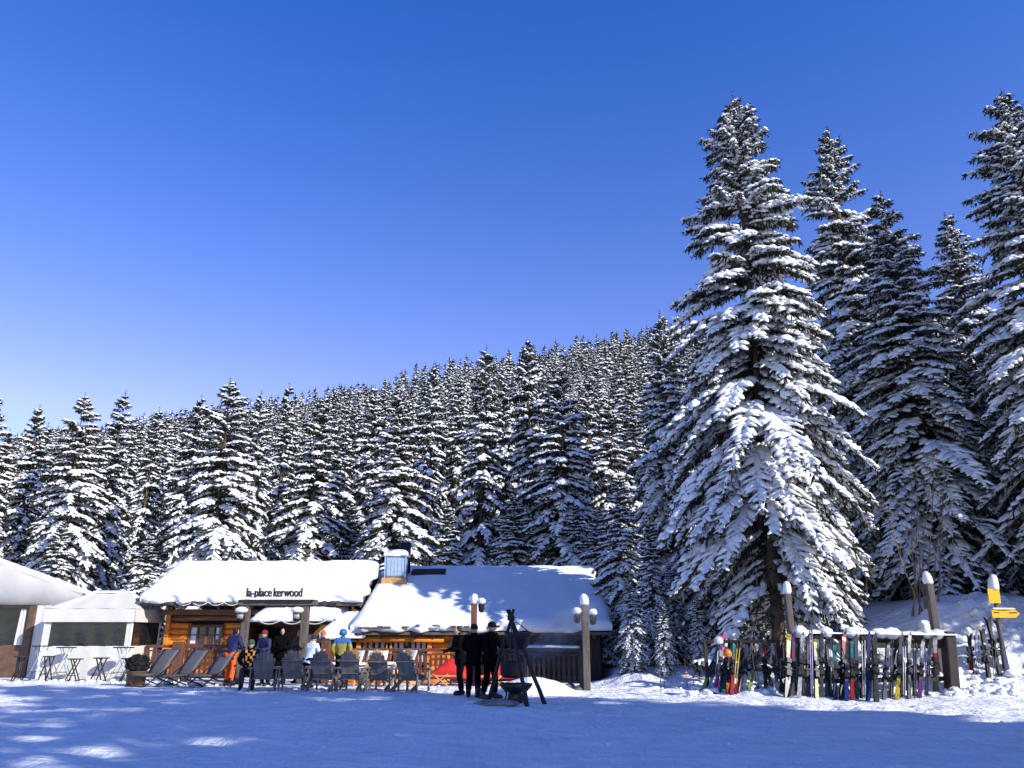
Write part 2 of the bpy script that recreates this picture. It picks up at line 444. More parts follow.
class TreeKind:
    def __init__(s, seed, Ht, Rd, needle='needles', single=False, **kw):
        s.H = Ht; s.R = Rd
        (nv, nf), (sv, sf), tr = tree_mesh(seed, Ht, Rd, **kw)
        s.single = single
        if single:
            tv = np.array(tr.v); tf = [f for f in tr.f if len(f) == 4]; tf = np.array(tf)
            vs = np.concatenate([nv, sv, tv]); fs = np.concatenate([nf, sf+len(nv), tf+len(nv)+len(sv)])
            mi = np.concatenate([np.zeros(len(nf)), np.ones(len(sf)), np.full(len(tf), 2)])
            s.vs, s.fs, s.mi = vs, fs, mi
            s.mesh = np_mesh('spruce_tree', vs, fs, [needle, 'snow_crown', 'bark'], mi, link=False)
            sm = np.ones(len(fs), bool); sm[:len(nf)] = False
        else:
            s.crown = np_mesh('crown', nv, nf, [needle], smooth=False, link=False)
            s.snow = np_mesh('snow_load', sv, sf, ['snow_crown'], link=False)
            o = tr.build('trunk', 'bark', raw=True); s.trunk = o.data; bpy.data.objects.remove(o)
    def place(s, x, y, height, label, group, rz=0., wide=1., sink=.1, name='spruce_tree'):
        k = height/s.H; z = gz(x, y)-sink
        if s.single:
            o = bpy.data.objects.new(name, s.mesh); COL.objects.link(o)
            tag(o, label, 'tree', group); o.location = (x, y, z)
        else:
            o = thing(name, label, 'tree', (x, y, z), 0, group)
            t = bpy.data.objects.new('trunk', s.trunk); COL.objects.link(t); t.parent = o
            c = bpy.data.objects.new('crown', s.crown); COL.objects.link(c); c.parent = o
            q = bpy.data.objects.new('snow_load', s.snow); COL.objects.link(q); q.parent = c
        o.rotation_euler = (.022*math.sin(x*3.7+y), .022*math.cos(y*2.9+x), rz) if group != GF else (0, 0, rz); o.scale = (k*wide, k*wide, k)
        return o

def top_at(u, v, Y):
    """Where a tree stands (x, y) and how tall it is, from where its tip shows at depth Y."""
    p = P(u, v, Y); return p.x, Y, p.z-gz(p.x, Y)+.1

TREES = True
if TREES:
    GF = 'tall spruces round the ski rack'; GB = 'snowy spruces of the front row behind the chalet'; GH = 'spruces on the wooded hillside'
    big_a = TreeKind(3, 22, 4.1, needle='needles_brown', pe=.72, lob=.24, front=(R(-146), 6.0), z0=3.0, dz=.42, nper=8, dx=.13, nd=7, snow=.90, gap=.12, bulge=1.0, pw=.34)
    big_b = TreeKind(14, 22, 4.0, needle='needles', z0=2.6, dz=.42, nper=7, dx=.17, nd=8, snow=.88, gap=.08, pw=.36)
    big_c = TreeKind(25, 22, 3.6, needle='needles', z0=2.2, dz=.40, nper=7, dx=.18, nd=8, snow=.82, gap=.08, pw=.36)
    mid = [TreeKind(31+i, 17, [2.9, 2.5, 3.2, 2.3, 2.8, 2.1][i], needle=['needles_brown', 'needles', 'needles_brown', 'needles', 'needles_brown', 'needles'][i], z0=1.7, dz=[.42, .46, .40, .5, .44, .5][i], nper=6, dx=.23, nd=8, snow=[.94, .86, .92, .82, .90, .74][i], K=3, gap=[.08, .12, .07, .16, .1, .2][i], pw=.36, sprw=.065, snowth=1.0) for i in range(6)]
    low = [TreeKind(51+i, 15, [2.5, 2.1, 2.7, 1.8, 2.3][i], needle=['needles', 'needles_brown', 'needles', 'needles', 'needles_brown'][i], single=True, z0=1.7, dz=[.55, .6, .5, .62, .55][i], nper=5, dx=.40, nd=5, snow=[.85, .92, .78, .7, .92][i], K=2, gap=[.08, .12, .06, .2, .1][i], pw=.42, sprw=.11, snowth=1.1) for i in range(5)]
    def big(kind, u, v, Y, label, rz=0., wide=1.):
        x, y, h = top_at(u, v, Y); return kind.place(x, y, h, label, GF, rz, wide)
    big(big_a, 725, 91, 25.4, 'largest snow-laden spruce, trunk showing through parted boughs, behind the leaning skis', .6, 1.02)
    big(big_b, 826, 120, 33, 'tall spruce with fat snow pads near its tip, right of the largest spruce', 2.1, .95)
    big(big_c, 880, 188, 29.5, 'half shaded broad spruce with bare twigs in front, behind the right rack post', 4.0, 1.28)
    big(big_c, 944, 210, 37, 'slender spruce tip seen in the gap before the tree cut by the right edge', 1.0, 1.15)
    big(big_b, 1003, 84, 25.5, 'very tall shaded spruce cut by the right edge of the picture', 3.2, 1.22)
    big(big_b, 905, 300, 38, 'dark spruce showing in the gap right of the half shaded broad spruce', 1.7, 1.25)
    big(big_c, 960, 345, 31, 'shaded spruce low in the gap left of the tree at the right edge', 2.9, 1.4)
    big(big_b, 855, 260, 40, 'dark spruce behind the gap between the tall spruce and the half shaded broad spruce', .9, 1.1)
    big(big_b, 660, 308, 36, 'bluish shaded spruce just left of the largest spruce, rising behind the gap beside the chalet', 5.0, .95)
    big(big_c, 700, 330, 33, 'dark spruce mostly hidden behind the left boughs of the largest spruce', 2.5, 1.1)
    big(big_c, 800, 330, 35, 'dark spruce filling the shade behind the right boughs of the largest spruce', 5.5, 1.1)
    big(big_c, 1000, 330, 33, 'shaded spruce low between the slender spruce and the tree at the right edge', .2, 1.3)
    # small trees in the shade by the chalet
    sm = [(618, 470, 31.5, 'young shaded spruce hard against the right end of the chalet roof', 0), (648, 520, 28.5, 'small blue-shaded spruce with drooping boughs left of the stuck ski poles', 1), (596, 505, 39, 'young shaded spruce peeping over the right end of the chalet ridge', 2), (672, 560, 30, 'low shaded spruce under the left skirt of the largest spruce', 3), (762, 520, 28.8, 'low dark spruce directly behind the trunk of the largest spruce', 1), (815, 540, 29.5, 'low dark spruce behind the tall post at the left end of the ski rack', 5), (725, 545, 29.2, 'low dark spruce behind the left cluster of skis', 2), (630, 575, 26.6, 'low blue-shaded spruce beside the right end of the terrace', 0), (662, 600, 25.9, 'low bushy spruce right behind the stuck ski poles', 4), (694, 590, 26.2, 'low dark spruce behind the orange ski poles', 3)]
    for i, (u, v, Y, lab, k) in enumerate(sm):
        x, y, h = top_at(u, v, Y); mid[k].place(x, y, h, lab, 'young spruces between chalet and ski rack', i*1.3, 1.25)
    front = [
        (-22, 372, 45, 'front-row spruce cut by the left edge of the picture above the marquee'),
        (6, 393, 47, 'front-row spruce with its tip at the far left above the marquee ridge'),
        (46, 404, 49, 'narrow front-row spruce above the middle of the marquee roof slope'),
        (92, 391, 46, 'front-row spruce rising straight above the ridge of the small pavilion'),
        (123, 390, 50, 'front-row spruce rising above the right shoulder of the small pavilion'),
        (158, 404, 54, 'front-row spruce over the left end of the chalet left roof'),
        (198, 392, 53, 'front-row spruce tucked close to the left of the broad spruce above the left roof'),
        (236, 375, 42, 'broad bright spruce standing alone in front, directly above the middle of the left roof'),
        (266, 388, 53, 'front-row spruce tucked close to the right of the broad spruce above the left roof'),
        (289, 381, 56, 'twin-topped clump spruce above the sign gate, the left of the pair'),
        (318, 392, 45, 'dense bright spruce above the right half of the left roof'),
        (340, 398, 51, 'thin spruce between the dense bright spruce and the dark gap left of the chimney'),
        (372, 384, 55, 'spruce behind the dark gap, above the right end of the left roof'),
        (402, 392, 43, 'bright broad-skirted spruce directly behind the metal chimney'),
        (429, 361, 52, 'tall spruce rising over the right shoulder of the spruce behind the chimney'),
        (455, 372, 54, 'dark-topped spruce immediately left of the tall narrow spruce above the shaded roof'),
        (480, 342, 45, 'tall narrow spruce with a dark tip above the left part of the shaded roof'),
        (507, 368, 53, 'spruce in the narrow gap between the two tallest spruces above the shaded roof'),
        (533, 336, 46, 'tallest front-row spruce above the middle of the shaded roof'),
        (556, 366, 43, 'dense half-shaded spruce just right of the tallest front-row spruce'),
        (584, 372, 52, 'spruce above the right third of the shaded roof'),
        (607, 392, 46, 'bluish half-shaded spruce above the right end of the shaded roof'),
        (630, 380, 55, 'sunlit spruce in the gap left of the big shaded spruce'),
    ]
    for i, (u, v, Y, lab) in enumerate(front):
        x, y, h = top_at(u, v, Y)
        mid[[0, 4, 1, 2, 3, 5, 1, 2, 3, 5, 0, 5, 4, 2, 1, 5, 3, 4, 1, 2, 3, 0, 5][i]].place(x, y, h, lab, GB, i*1.37, (.98+.12*math.sin(i*2.1))*min(1.25, max(.85, 17/h)))
    for i, (u, v, Y, lab) in enumerate([(62, 520, 43, 'short spruce filling in low behind the marquee eave'), (150, 530, 41, 'short spruce low behind the gap between the pavilion and the left roof'), (200, 515, 47, 'short spruce low behind the left end of the left roof ridge'), (350, 500, 47, 'short shaded spruce low in the dark gap left of the chimney'), (450, 500, 43, 'short spruce low behind the shaded roof, right of the chimney'), (512, 490, 42, 'short shaded spruce low behind the middle of the shaded roof'), (575, 500, 41, 'short shaded spruce low behind the right half of the shaded roof')]):
        x, y, h = top_at(u, v, Y)
        mid[(i+1) % 4].place(x, y, h, lab, 'short spruces low behind the roofs', i*2.2, 1.45)
    # wooded hillside
    zones = [(-999, 100, 'spruce of the back rows on the hillside above the marquee and pavilion'), (100, 260, 'spruce of the back rows on the hillside above the left half of the left roof'),
             (260, 400, 'spruce of the back rows on the hillside above the sign gate and chimney'), (400, 520, 'spruce of the back rows on the hillside above the left part of the shaded roof'),
             (520, 600, 'small distant spruce on the high hillside behind the tallest front-row spruce'), (600, 9999, 'small distant spruce on the high skyline left of the big spruces')]
    g = np.random.default_rng(77); cnt = 0; rows = []
    y = 58.
    while y < 134:
        sp = 4.3+.010*(y-55)
        x = -.64*y-4+g.uniform(0, sp)
        while x < .235*y+3:
            rows.append((x+g.uniform(-1, 1), y+g.uniform(-1.6, 1.6))); x += sp*g.uniform(.8, 1.25)
        y += 5.6+.02*(y-55)
    for (x, y) in rows:
        h = g.uniform(9.5, 15.5)*(1 if y < 76 else .8)
        z = gz(x, y)+h
        t = y*cs+(z-CAMZ)*sn
        u = 512+F_*x/t
        if x > 0 and 690 < u: continue
        lab = [l for a, b, l in zones if a <= u < b][0]
        low[int(g.integers(0, 5))].place(x, y, h, lab, GH, g.uniform(0, 6.28), g.uniform(.8, 1.2)*(1.1 if y < 76 else 1.25))
        cnt += 1
    print('hillside trees', cnt)
    # far wood up to the skyline: reads as one mass
    tiny = [TreeKind(71+i, 13, [2.3, 2.0, 2.6][i], needle='needles', single=True, z0=1.0, dz=1.15, nper=6, dx=1.0, nd=3, snow=[.62, .5, .56][i], K=1, gap=.06, pw=.55, sprw=.26, snowth=1.3, axw=.26) for i in range(3)]
    print('tiny faces', [len(k.fs) for k in tiny])
    V = []; Fc = []; M = []; o = 0; y = 134.; nn = 0
    while y < 224:
        x = -.66*y+g.uniform(0, 4)
        while x < .27*y:
            xx, yy = x+g.uniform(-1, 1), y+g.uniform(-1.6, 1.6); k = tiny[nn % 3]; h = g.uniform(7.5, 12.5); s = h/k.H; an = g.uniform(0, 6.28); w = g.uniform(.9, 1.25)
            c, d = math.cos(an), math.sin(an); vv = k.vs*np.array([s*w, s*w, s])
            V.append(np.stack([vv[:, 0]*c-vv[:, 1]*d, vv[:, 0]*d+vv[:, 1]*c, vv[:, 2]], -1)+np.array([xx, yy, gz(xx, yy)-.1])); Fc.append(k.fs+o); M.append(k.mi); o += len(vv); nn += 1
            x += g.uniform(3.4, 5.2)
        y += 4.6
    print('far trees', nn)
    far = np_mesh('distant_spruce_wood', np.concatenate(V), np.concatenate(Fc), ['needles', 'snow_crown', 'bark'], np.concatenate(M))
    tag(far, 'distant mass of small snowy spruces climbing to the skyline of the hill', 'wood', kind='stuff')
    # the wood outside the frame (behind and right of the viewer) that shades the snow
    tips = []; D_ = []
    def shade(px, py, D, extra=0.):
        tips.append((px+SUNH[0]*D, py+SUNH[1]*D, D*math.tan(SUN_EL)+extra)); D_.append(D)
    AZ = R(52); SUN_EL = R(28)
    SUNH = (math.sin(AZ), -math.cos(AZ))
    for (px, py, D) in [(-17, 26.6, 42), (-14, 25.9, 44), (-11, 25.6, 41), (-8, 24.9, 45), (-5, 24.2, 40), (-2.2, 23.2, 43), (.4, 21.4, 41), (1.6, 19.8, 44), (0., 16.6, 46),
                        (-12.6, 21.4, 50), (-9, 20, 52), (-4, 19, 50), (0, 17, 52), (-4, 13.5, 44), (-1, 12, 48), (.4, 11.5, 48), (1, 7, 42), (-19.5, 21, 46), (-14.6, 20.6, 50.01), (-2, 7, 40), (-8, 9, 44)]:
        shade(px, py, D)
    extra = [(25.5, 17.2, 12), (24, 20.2, 11), (22.5, 22, 14), (26, 24.5, 17), (30, 21.5, 20), (24, 29, 15), (31, 27, 19)]
    V = []; Fc = []; M = []; o = 0
    for i, (x, y, h) in enumerate(tips+extra):
        k = low[i % 3]; z = gz(x, y); h = h-z if i < len(tips) else h; s = h/k.H; an = i*1.7
        c, d = math.cos(an), math.sin(an); w = 1.55 if i % 2 else 1.2
        if i < len(tips) and abs(D_[i]-50.01) < 1e-6: w = .75; k = low[3]; s = h/k.H
        vv = k.vs*np.array([s*w, s*w, s]); vv = np.stack([vv[:, 0]*c-vv[:, 1]*d, vv[:, 0]*d+vv[:, 1]*c, vv[:, 2]], -1)+np.array([x, y, z])
        V.append(vv); Fc.append(k.fs+o); M.append(k.mi); o += len(vv)
    wood = np_mesh('spruce_wood', np.concatenate(V), np.concatenate(Fc), ['needles', 'snow_crown', 'bark'], np.concatenate(M))
    tag(wood, 'spruce wood outside the picture at the lower right that throws the long shade', 'wood', kind='stuff')

# ------------------------------------------------------------------ light
AZ = R(52); SUN_EL = R(28)
SUNV = Vector((math.sin(AZ)*math.cos(SUN_EL), -math.cos(AZ)*math.cos(SUN_EL), math.sin(SUN_EL)))
sd = bpy.data.lights.new('sun', 'SUN'); so = bpy.data.objects.new('sun', sd); COL.objects.link(so)
sd.energy = 4.4; sd.angle = R(.5); sd.color = (1, .965, .90)
so.rotation_euler = (-SUNV).to_track_quat('-Z', 'Y').to_euler()
w = bpy.data.worlds.new('World'); SC.world = w; w.use_nodes = True
nt = w.node_tree; bg = nt.nodes['Background']
sky = nt.nodes.new('ShaderNodeTexSky'); sky.sky_type = 'NISHITA'; sky.sun_disc = False
sky.sun_elevation = SUN_EL; sky.sun_rotation = math.pi-AZ; sky.altitude = 1800; sky.air_density = 1.1; sky.dust_density = .6; sky.ozone_density = 4.
hs = nt.nodes.new('ShaderNodeHueSaturation'); hs.inputs['Saturation'].default_value = 1.22; hs.inputs['Hue'].default_value = .515
nt.links.new(sky.outputs[0], hs.inputs['Color']); tc = nt.nodes.new('ShaderNodeTexCoord'); sp = nt.nodes.new('ShaderNodeSeparateXYZ'); nt.links.new(tc.outputs['Generated'], sp.inputs[0])
rp = nt.nodes.new('ShaderNodeValToRGB'); rp.color_ramp.elements[0].position = .24; e0_ = rp.color_ramp.elements.new(.08); e0_.color = (.42, .42, .42, 1); e0_.position = .08; rp.color_ramp.elements[2].position = .68; e3 = rp.color_ramp.elements.new(1.0); e3.color = (.11, .265, .285, 1)
rp.color_ramp.elements[1].color = (1.0, .505, .445, 1); rp.color_ramp.elements[2].color = (.32, .42, .495, 1)
mx = nt.nodes.new('ShaderNodeMix'); mx.data_type = 'RGBA'; mx.blend_type = 'MULTIPLY'; mx.inputs[0].default_value = 1
nt.links.new(sp.outputs[2], rp.inputs[0]); nt.links.new(hs.outputs[0], mx.inputs[6]); nt.links.new(rp.outputs[0], mx.inputs[7])
hs.inputs['Value'].default_value = 2.6
nt.links.new(mx.outputs[2], bg.inputs[0]); bg.inputs[1].default_value = .15
vs_ = SC.view_settings; SC.display_settings.display_device = 'sRGB'
vs_.view_transform = 'Standard'; vs_.look = 'None'; vs_.gamma = 1; vs_.exposure = 0.55; vs_.use_curve_mapping = False
SC.cycles.max_bounces = 6; SC.cycles.diffuse_bounces = 3; SC.cycles.glossy_bounces = 2; SC.cycles.transparent_max_bounces = 8
SC.cycles.use_adaptive_sampling = True; SC.cycles.adaptive_threshold = .02
SC.cycles.use_denoising = True

# ================================================================== the chalet
def V3(x, y, z): return Vector((x, y, z))
def fwd(u, Y, v=640):                       # x of image column u at depth Y (near eye level)
    return P(u, v, Y).x
XL0, XL1 = -13.55, -5.6                      # left roof
EYL, RYL = 29.8, 32.7
ZEL = P(150, 600, EYL).z-.10; ZRL = P(200, 562, RYL).z-.30
XR0, XR1 = -5.45, 3.42                      # right roof
EYR, RYR = 28.5, 35.0
ZER = P(400, 630.5, EYR).z-.05; ZRR = P(500, 567, RYR).z-.28
def log_wall(mb, x0, x1, y, z0, z1, r=.11, mi=0, holes=()):
    z = z0+r
    while z < z1+.02:
        spans = [(x0-.15, x1+.15)]
        for hx0, hx1, hz0, hz1 in holes:
            if hz0-.02 < z < hz1+.02:
                ns = []
                for a, b in spans:
                    if hx0 > a and hx1 < b: ns += [(a, hx0), (hx1, b)]
                    else: ns.append((a, b))
                spans = ns
        for a, b in spans:
            n = 5; xs_ = [a+(b-a)*i/n for i in range(n+1)]
            mb.tube([(x, y+.012*math.sin(x*3+z*7), z+.008*math.sin(x*2.1+z*9)) for x in xs_], [r*(1+.05*math.sin(x*5+z*13)) for x in xs_], 10, mi)
        z += 2*r*.93
def window(parent, x0, x1, y, z0, z1, nx, nz, frame='timber', curtain=False, label=None):
    f = MB(); t = .07
    f.box(((x0+x1)/2, y, z1), (x1-x0+2*t, .12, .09)); f.box(((x0+x1)/2, y-.03, z0), (x1-x0+3*t, .20, .07))
    for x in (x0, x1): f.box((x, y, (z0+z1)/2), (.085, .116, z1-z0-.084))
    w = f.build('window', frame, parent)
    if label: w['label'] = label
    m = MB()
    for i in range(1, nx):
        wd = .10 if (nx % 2 == 0 and i == nx//2) else .035
        m.box((x0+(x1-x0)*i/nx, y, (z0+z1)/2), (wd, .07, z1-z0-.094))
    for j in range(1, nz): m.box(((x0+x1)/2, y-.003, z0+(z1-z0)*j/nz), (x1-x0-.09, .06, .034))
    m.build('muntin', frame, w)
    g = MB().box(((x0+x1)/2, y+.03, (z0+z1)/2), (x1-x0-.05, .012, z1-z0-.04)); g.build('pane', 'glass_dark', w)
    if curtain:
        c = MB()
        for q in curtain:
            a = x0+(x1-x0)*q[0]; b = x0+(x1-x0)*q[1]; n = 12
            pts = [(a+(b-a)*i/n, y+.012+.008*math.sin(i*2.2)) for i in range(n+1)]
            zt, zb = z1-.06-(z1-z0)*q[2], z0+.05+(z1-z0)*q[3]
            vs = [(px, py, zt) for px, py in pts]+[(px, py, zb) for px, py in pts]
            c.add(vs, [[i, i+1, n+2+i, n+1+i] for i in range(n)])
        c.build('curtain', 'white_wool', w)
    return w

def build_chalet():
    t = thing('mountain_chalet', 'low orange log chalet with two deep snow roofs below the spruce forest', 'chalet', (-5.5, 31, 0))
    # ---- left wing
    wx0, wx1 = fwd(168, 31), fwd(241, 31)
    z0 = -.15; zt = ZEL+.12
    zw0, zw1 = P(200, 650, 31).z-.1, P(200, 626, 31).z
    wa, wb = fwd(189, 31), fwd(222, 31)
    m = MB(); log_wall(m, wx0, wx1, 31.1, z0, 1.96, holes=[(wa-.02, wb+.02, zw0, zw1)]); log_wall(m, wx0, wx1, 31.06, 1.97, zt-.40, mi=2)  # upper logs take the darker material: eave shade put into their colour
    m.box(((wx0+wx1)/2, 31.3, .9), (wx1-wx0-.1, .12, 2.1), mi=1)
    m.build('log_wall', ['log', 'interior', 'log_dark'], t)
    for x in (wx0-.05, wx1+.12): MB().box((x, 31.02, (z0+zt-.4)/2), (.17, .30, zt-z0-.4)).build('corner_timber', 'log', t)
    MB().box(((wx0+wx1)/2+2.4, 30.9, zt-.42), (wx1-wx0+5.4, .2, .2)).build('eave_beam', 'log_dark', t)
    window(t, wa, wb, 31.0, zw0, zw1, 4, 3, 'timber', curtain=[(.03, .20, .0, .0), (.80, .88, .0, .45)])
    # side wall and back block, porch recess
    m = MB()
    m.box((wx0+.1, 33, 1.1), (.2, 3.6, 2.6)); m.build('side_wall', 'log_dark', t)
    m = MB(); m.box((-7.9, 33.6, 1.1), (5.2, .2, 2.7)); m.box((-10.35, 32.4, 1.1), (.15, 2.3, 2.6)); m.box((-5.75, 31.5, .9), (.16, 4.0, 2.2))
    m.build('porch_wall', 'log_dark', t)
    m = MB(); dx = fwd(272, 33.4)
    m.box((dx, 33.46, .95), (1.0, .07, 2.1)); m.box((dx, 33.42, 1.35), (.7, .05, .8), mi=1)
    d = m.build('door', ['timber', 'glass_dark'], t); MB().ell((dx+.4, 33.38, .95), (.04, .05, .04)).build('handle', 'steel', d)
    for i, (u, c) in enumerate([(263, 'white_wool'), (300, 'red_cloth'), (309, 'white_wool')]):
        MB().box((fwd(u, 32.6), 32.6, 1.0), (.34, .09, 1.0)).build('wall_board', c, t)
    # roof deck, rafters, snow
    def roof(x0, x1, ye, yr, ze, zr, name, seed, snow_th, side_up=.25):
        sl = (zr-ze)/(yr-ye); m = MB()
        m.prism([(x0, ye, ze), (x0, yr, zr), (x0, yr+5.2, zr-5.2*sl), (x0, yr+5.2, zr-5.2*sl-.12), (x0, yr, zr-.13), (x0, ye, ze-.12)], (x1-x0, 0, 0))
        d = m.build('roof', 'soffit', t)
        m = MB(); x = x0+.25
        while x < x1-.1:
            m.bar((x, ye+.04, ze-.17), (x, ye+1.5, ze-.17+1.46*sl), .09, .11); x += .62
        m.build('rafter', 'timber', d)['kind'] = 'stuff'
        m = MB(); m.box(((x0+x1)/2, ye-.03, ze-.05), (x1-x0+.05, .05, .10))
        for xx in (x0-.03, x1+.03): m.prism([(xx-.03, ye, ze-.16), (xx-.03, yr, zr-.16), (xx-.03, yr, zr+.02), (xx-.03, ye, ze+.02)], (.06, 0, 0))
        m.build('fascia', 'timber_grey', d)
        m = MB()
        m.slab((x0-.12, ye-.16, ze+.01), (x1-x0+.24, 0, 0), (0, yr-ye+.16, zr-ze+.02), snow_th, 110, 46, edge=.34, noise=.055, seed=seed, wob=.16, e0=.45, nsc=.8)
        m.slab((x0-.12, yr, zr+.03), (x1-x0+.24, 0, 0), (0, 5.2, -5.2*sl), snow_th, 60, 16, edge=.3, noise=.03, seed=seed+5, e0=.9)
        s = m.build('roof_snow', 'snow', d)
        return d, sl
    dl, sl = roof(XL0, XL1, EYL, RYL, ZEL, ZRL, 'left', 2.0, .36)
    dr, sr = roof(XR0, XR1, EYR, RYR, ZER, ZRR, 'right', 7.0, .34)
    # row of dark shingle ends that show where the snow has slipped
    m = MB(); g = random.Random(4)
    for (u0, u1, v) in [(357, 391, 627.5), (402, 409, 626.5), (416, 420, 626), (432, 440, 626), (450, 470, 627), (487, 500, 627)]:
        a = fwd(u0, EYR-.2, v); b = fwd(u1, EYR-.2, v); z = P(400, v, EYR-.2).z; x = a
        while x < b:
            w_ = min(.22, b-x); m.box((x+w_/2, EYR-.19, z+g.uniform(-.02, .02)), (w_*.9, .10, .05+g.uniform(0, .03))); x += .23
    for (u, v) in [(364.5, 620), (379, 620)]:
        y = EYR+.75; m.box((fwd(u, y, v), y, P(u, v, y).z), (.2, .10, .06))
    m.build('shingle_edge', 'timber_grey', dr)
    m = MB()
    x = fwd(139, EYL-.2, 600)
    while x < fwd(338, EYL-.2, 600):
        m.box((x, EYL-.19, P(200, 602.5, EYL-.2).z+g.uniform(-.03, .03)), (g.uniform(.15, .4), .08, .07)); x += g.uniform(.3, .6)
    m.build('shingle_edge', 'timber_grey', dl)
    # bare dark strip behind the chimney
    ys = 33.9; zs = ZRR-(RYR-ys)*sr
    m = MB(); m.slab((fwd(411, ys, 575), ys-.35, zs-.35*sr+.30), (1.5, 0, 0), (0, .75, .75*sr), .16, 16, 8, edge=.15, noise=.03, seed=3); m.build('bare_shingles', 'soffit', dr)
    # ---- right wing walls
    x0, x1 = XR0+.35, XR1-.3; zb = -1.2
    yw = 28.9
    m = MB()
    zA, zB = P(400, 653, yw).z-.35, P(400, 640.5, yw).z
    W2 = [(fwd(362, yw), fwd(386, yw)), (fwd(393, yw), fwd(427, yw))]
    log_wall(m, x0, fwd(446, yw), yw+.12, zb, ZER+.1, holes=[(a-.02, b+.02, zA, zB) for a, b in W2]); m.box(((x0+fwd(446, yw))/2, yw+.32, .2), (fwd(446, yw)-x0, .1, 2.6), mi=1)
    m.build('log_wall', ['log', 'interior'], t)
    m = MB()
    for (a, b) in W2:
        for x in (a-.10, b+.10): m.box((x, yw-.04, (zA+zB)/2), (.16, .16, zB-zA+.3))
    m.box(((x0+fwd(446, yw))/2, yw-.05, zB+.16), (fwd(446, yw)-x0+.2, .18, .16))
    m.build('window_timber', 'log', t)
    window(t, W2[0][0], W2[0][1], yw, zA, zB, 4, 2, 'timber_dark', curtain=[(.06, .2, 0, 0), (.30, .44, .0, 0), (.55, .68, 0, 0), (.8, .94, 0, 0)])
    window(t, W2[1][0], W2[1][1], yw, zA, zB, 6, 2, 'timber_dark', curtain=[(.04, .13, 0, 0), (.2, .32, .0, 0), (.55, .64, 0, 0), (.70, .80, 0, 0), (.86, .96, 0, 0)])
    MB().box(((fwd(446, yw)+x1)/2, yw+.2, .15), (x1-fwd(446, yw), .2, 2.7)).build('plank_wall', 'timber_dark', t); MB().box((x1, 32, .4), (.2, 5.2, 3.2)).build('plank_wall', 'timber_dark', t); MB().box((x0-.05, 32, .4), (.2, 5, 3.0)).build('plank_wall', 'timber_dark', t)
    m = MB(); a, b = fwd(449, yw), fwd(466, yw)
    m.box(((a+b)/2, yw+.06, P(450, 645, yw).z), (b-a, .05, .55)); m.build('notice_board', flat('moss_board', (.20, .19, .12)), t)
    # ---- chimney
    yc = 32.9; c0 = P(384, 584, yc); c1 = P(408, 577, yc); cx = (c0.x+c1.x)/2; wd = c1.x-c0.x
    m = MB(); m.box((cx-.05, yc, c0.z-.2), (wd*1.12, .95, .86)); ch = m.build('chimney', 'pine', t)
    zt2 = P(396, 557, yc).z; zb2 = c0.z+.235
    m = MB(); m.box((cx, yc, (zt2+zb2)/2), (wd*.86, .8, zt2-zb2))
    for k in (-1, 1): m.box((cx+k*wd*.43, yc-.39, (zt2+zb2)/2), (.05, .05, zt2-zb2+.04))
    for q in range(5): m.box((cx-wd*.3+q*wd*.15, yc-.41, (zt2+zb2)/2-.04), (.05, .02, (zt2-zb2)*.72))
    m.build('metal_hood', 'steel', ch)
    m = MB(); m.slab((cx-wd*.5, yc-.48, zt2), (wd, 0, 0), (0, .96, 0), .30, 20, 16, edge=.3, noise=.04, seed=1.5); m.build('snow_cap', 'snow', ch)
    m = MB(); m.tube([(cx+.22, yc+.7, zt2-.6), (cx+.22, yc+.7, P(400, 541, yc).z)], .26, 14); m.build('flue', 'iron', ch)
    # ---- porch awning roof with snow, and the lean-to beside it
    ya = 29.3
    p0 = P(258, 619, ya); p1 = P(333, 619, ya); zt = P(290, 600, 31).z-.28
    m = MB(); m.prism([(p0.x, ya, p0.z-.1), (p0.x, 31.2, zt), (p0.x, 31.2, zt-.1), (p0.x, ya, p0.z-.2)], (p1.x-p0.x, 0, 0))
    aw = m.build('porch_roof', 'timber_dark', t)
    m = MB(); m.slab((p0.x-.12, ya-.15, p0.z-.09), (p1.x-p0.x+.3, 0, 0), (0, 2.0, zt-p0.z+.12), .34, 44, 22, edge=.4, noise=.06, seed=4.2, e0=.3, wob=.2); m.build('roof_snow', 'snow', aw)
    yb = 28.5; q0 = P(320, 639, yb); q1 = P(357, 638, yb); zt = P(348, 611, 29.9).z-.25
    m = MB(); m.prism([(q0.x, yb, q0.z), (q0.x+.55, 29.9, zt), (q0.x+.55, 29.9, zt-.1), (q0.x, yb, q0.z-.1)], (q1.x-q0.x, 0, 0))
    le = m.build('lean_to_roof', 'timber_dark', t)
    m = MB(); m.slab((q0.x-.08, yb-.12, q0.z), (q1.x-q0.x+.2, 0, 0), (.5, 1.85, zt-q0.z+.03), .34, 30, 22, edge=.4, noise=.05, seed=9.1, e0=.3, wob=.14); m.build('roof_snow', 'snow', le)
    yl = 28.9; m = MB(); la, lb = fwd(322, yl), fwd(354, yl)
    zl0, zl1 = P(330, 654, yl).z-.3, P(330, 641, yl).z
    log_wall(m, la, lb, yl+.1, -.3, .9, holes=[(fwd(333, yl), fwd(350, yl), zl0, zl1)]); m.box((fwd(330, yl)-.08, yl-.05, .6), (.22, .15, 1.9))
    m.box(((la+lb)/2, yl+.3, .4), (lb-la, .1, 1.9), mi=1); m.build('lean_to_wall', ['log', 'interior'], t)
    window(t, fwd(333, yl), fwd(350, yl), yl, zl0, zl1, 3, 2, 'timber', curtain=[(.05, .3, 0, 0), (.65, .9, 0, 0)])
    # fairy lights slung under the eaves
    m = MB()
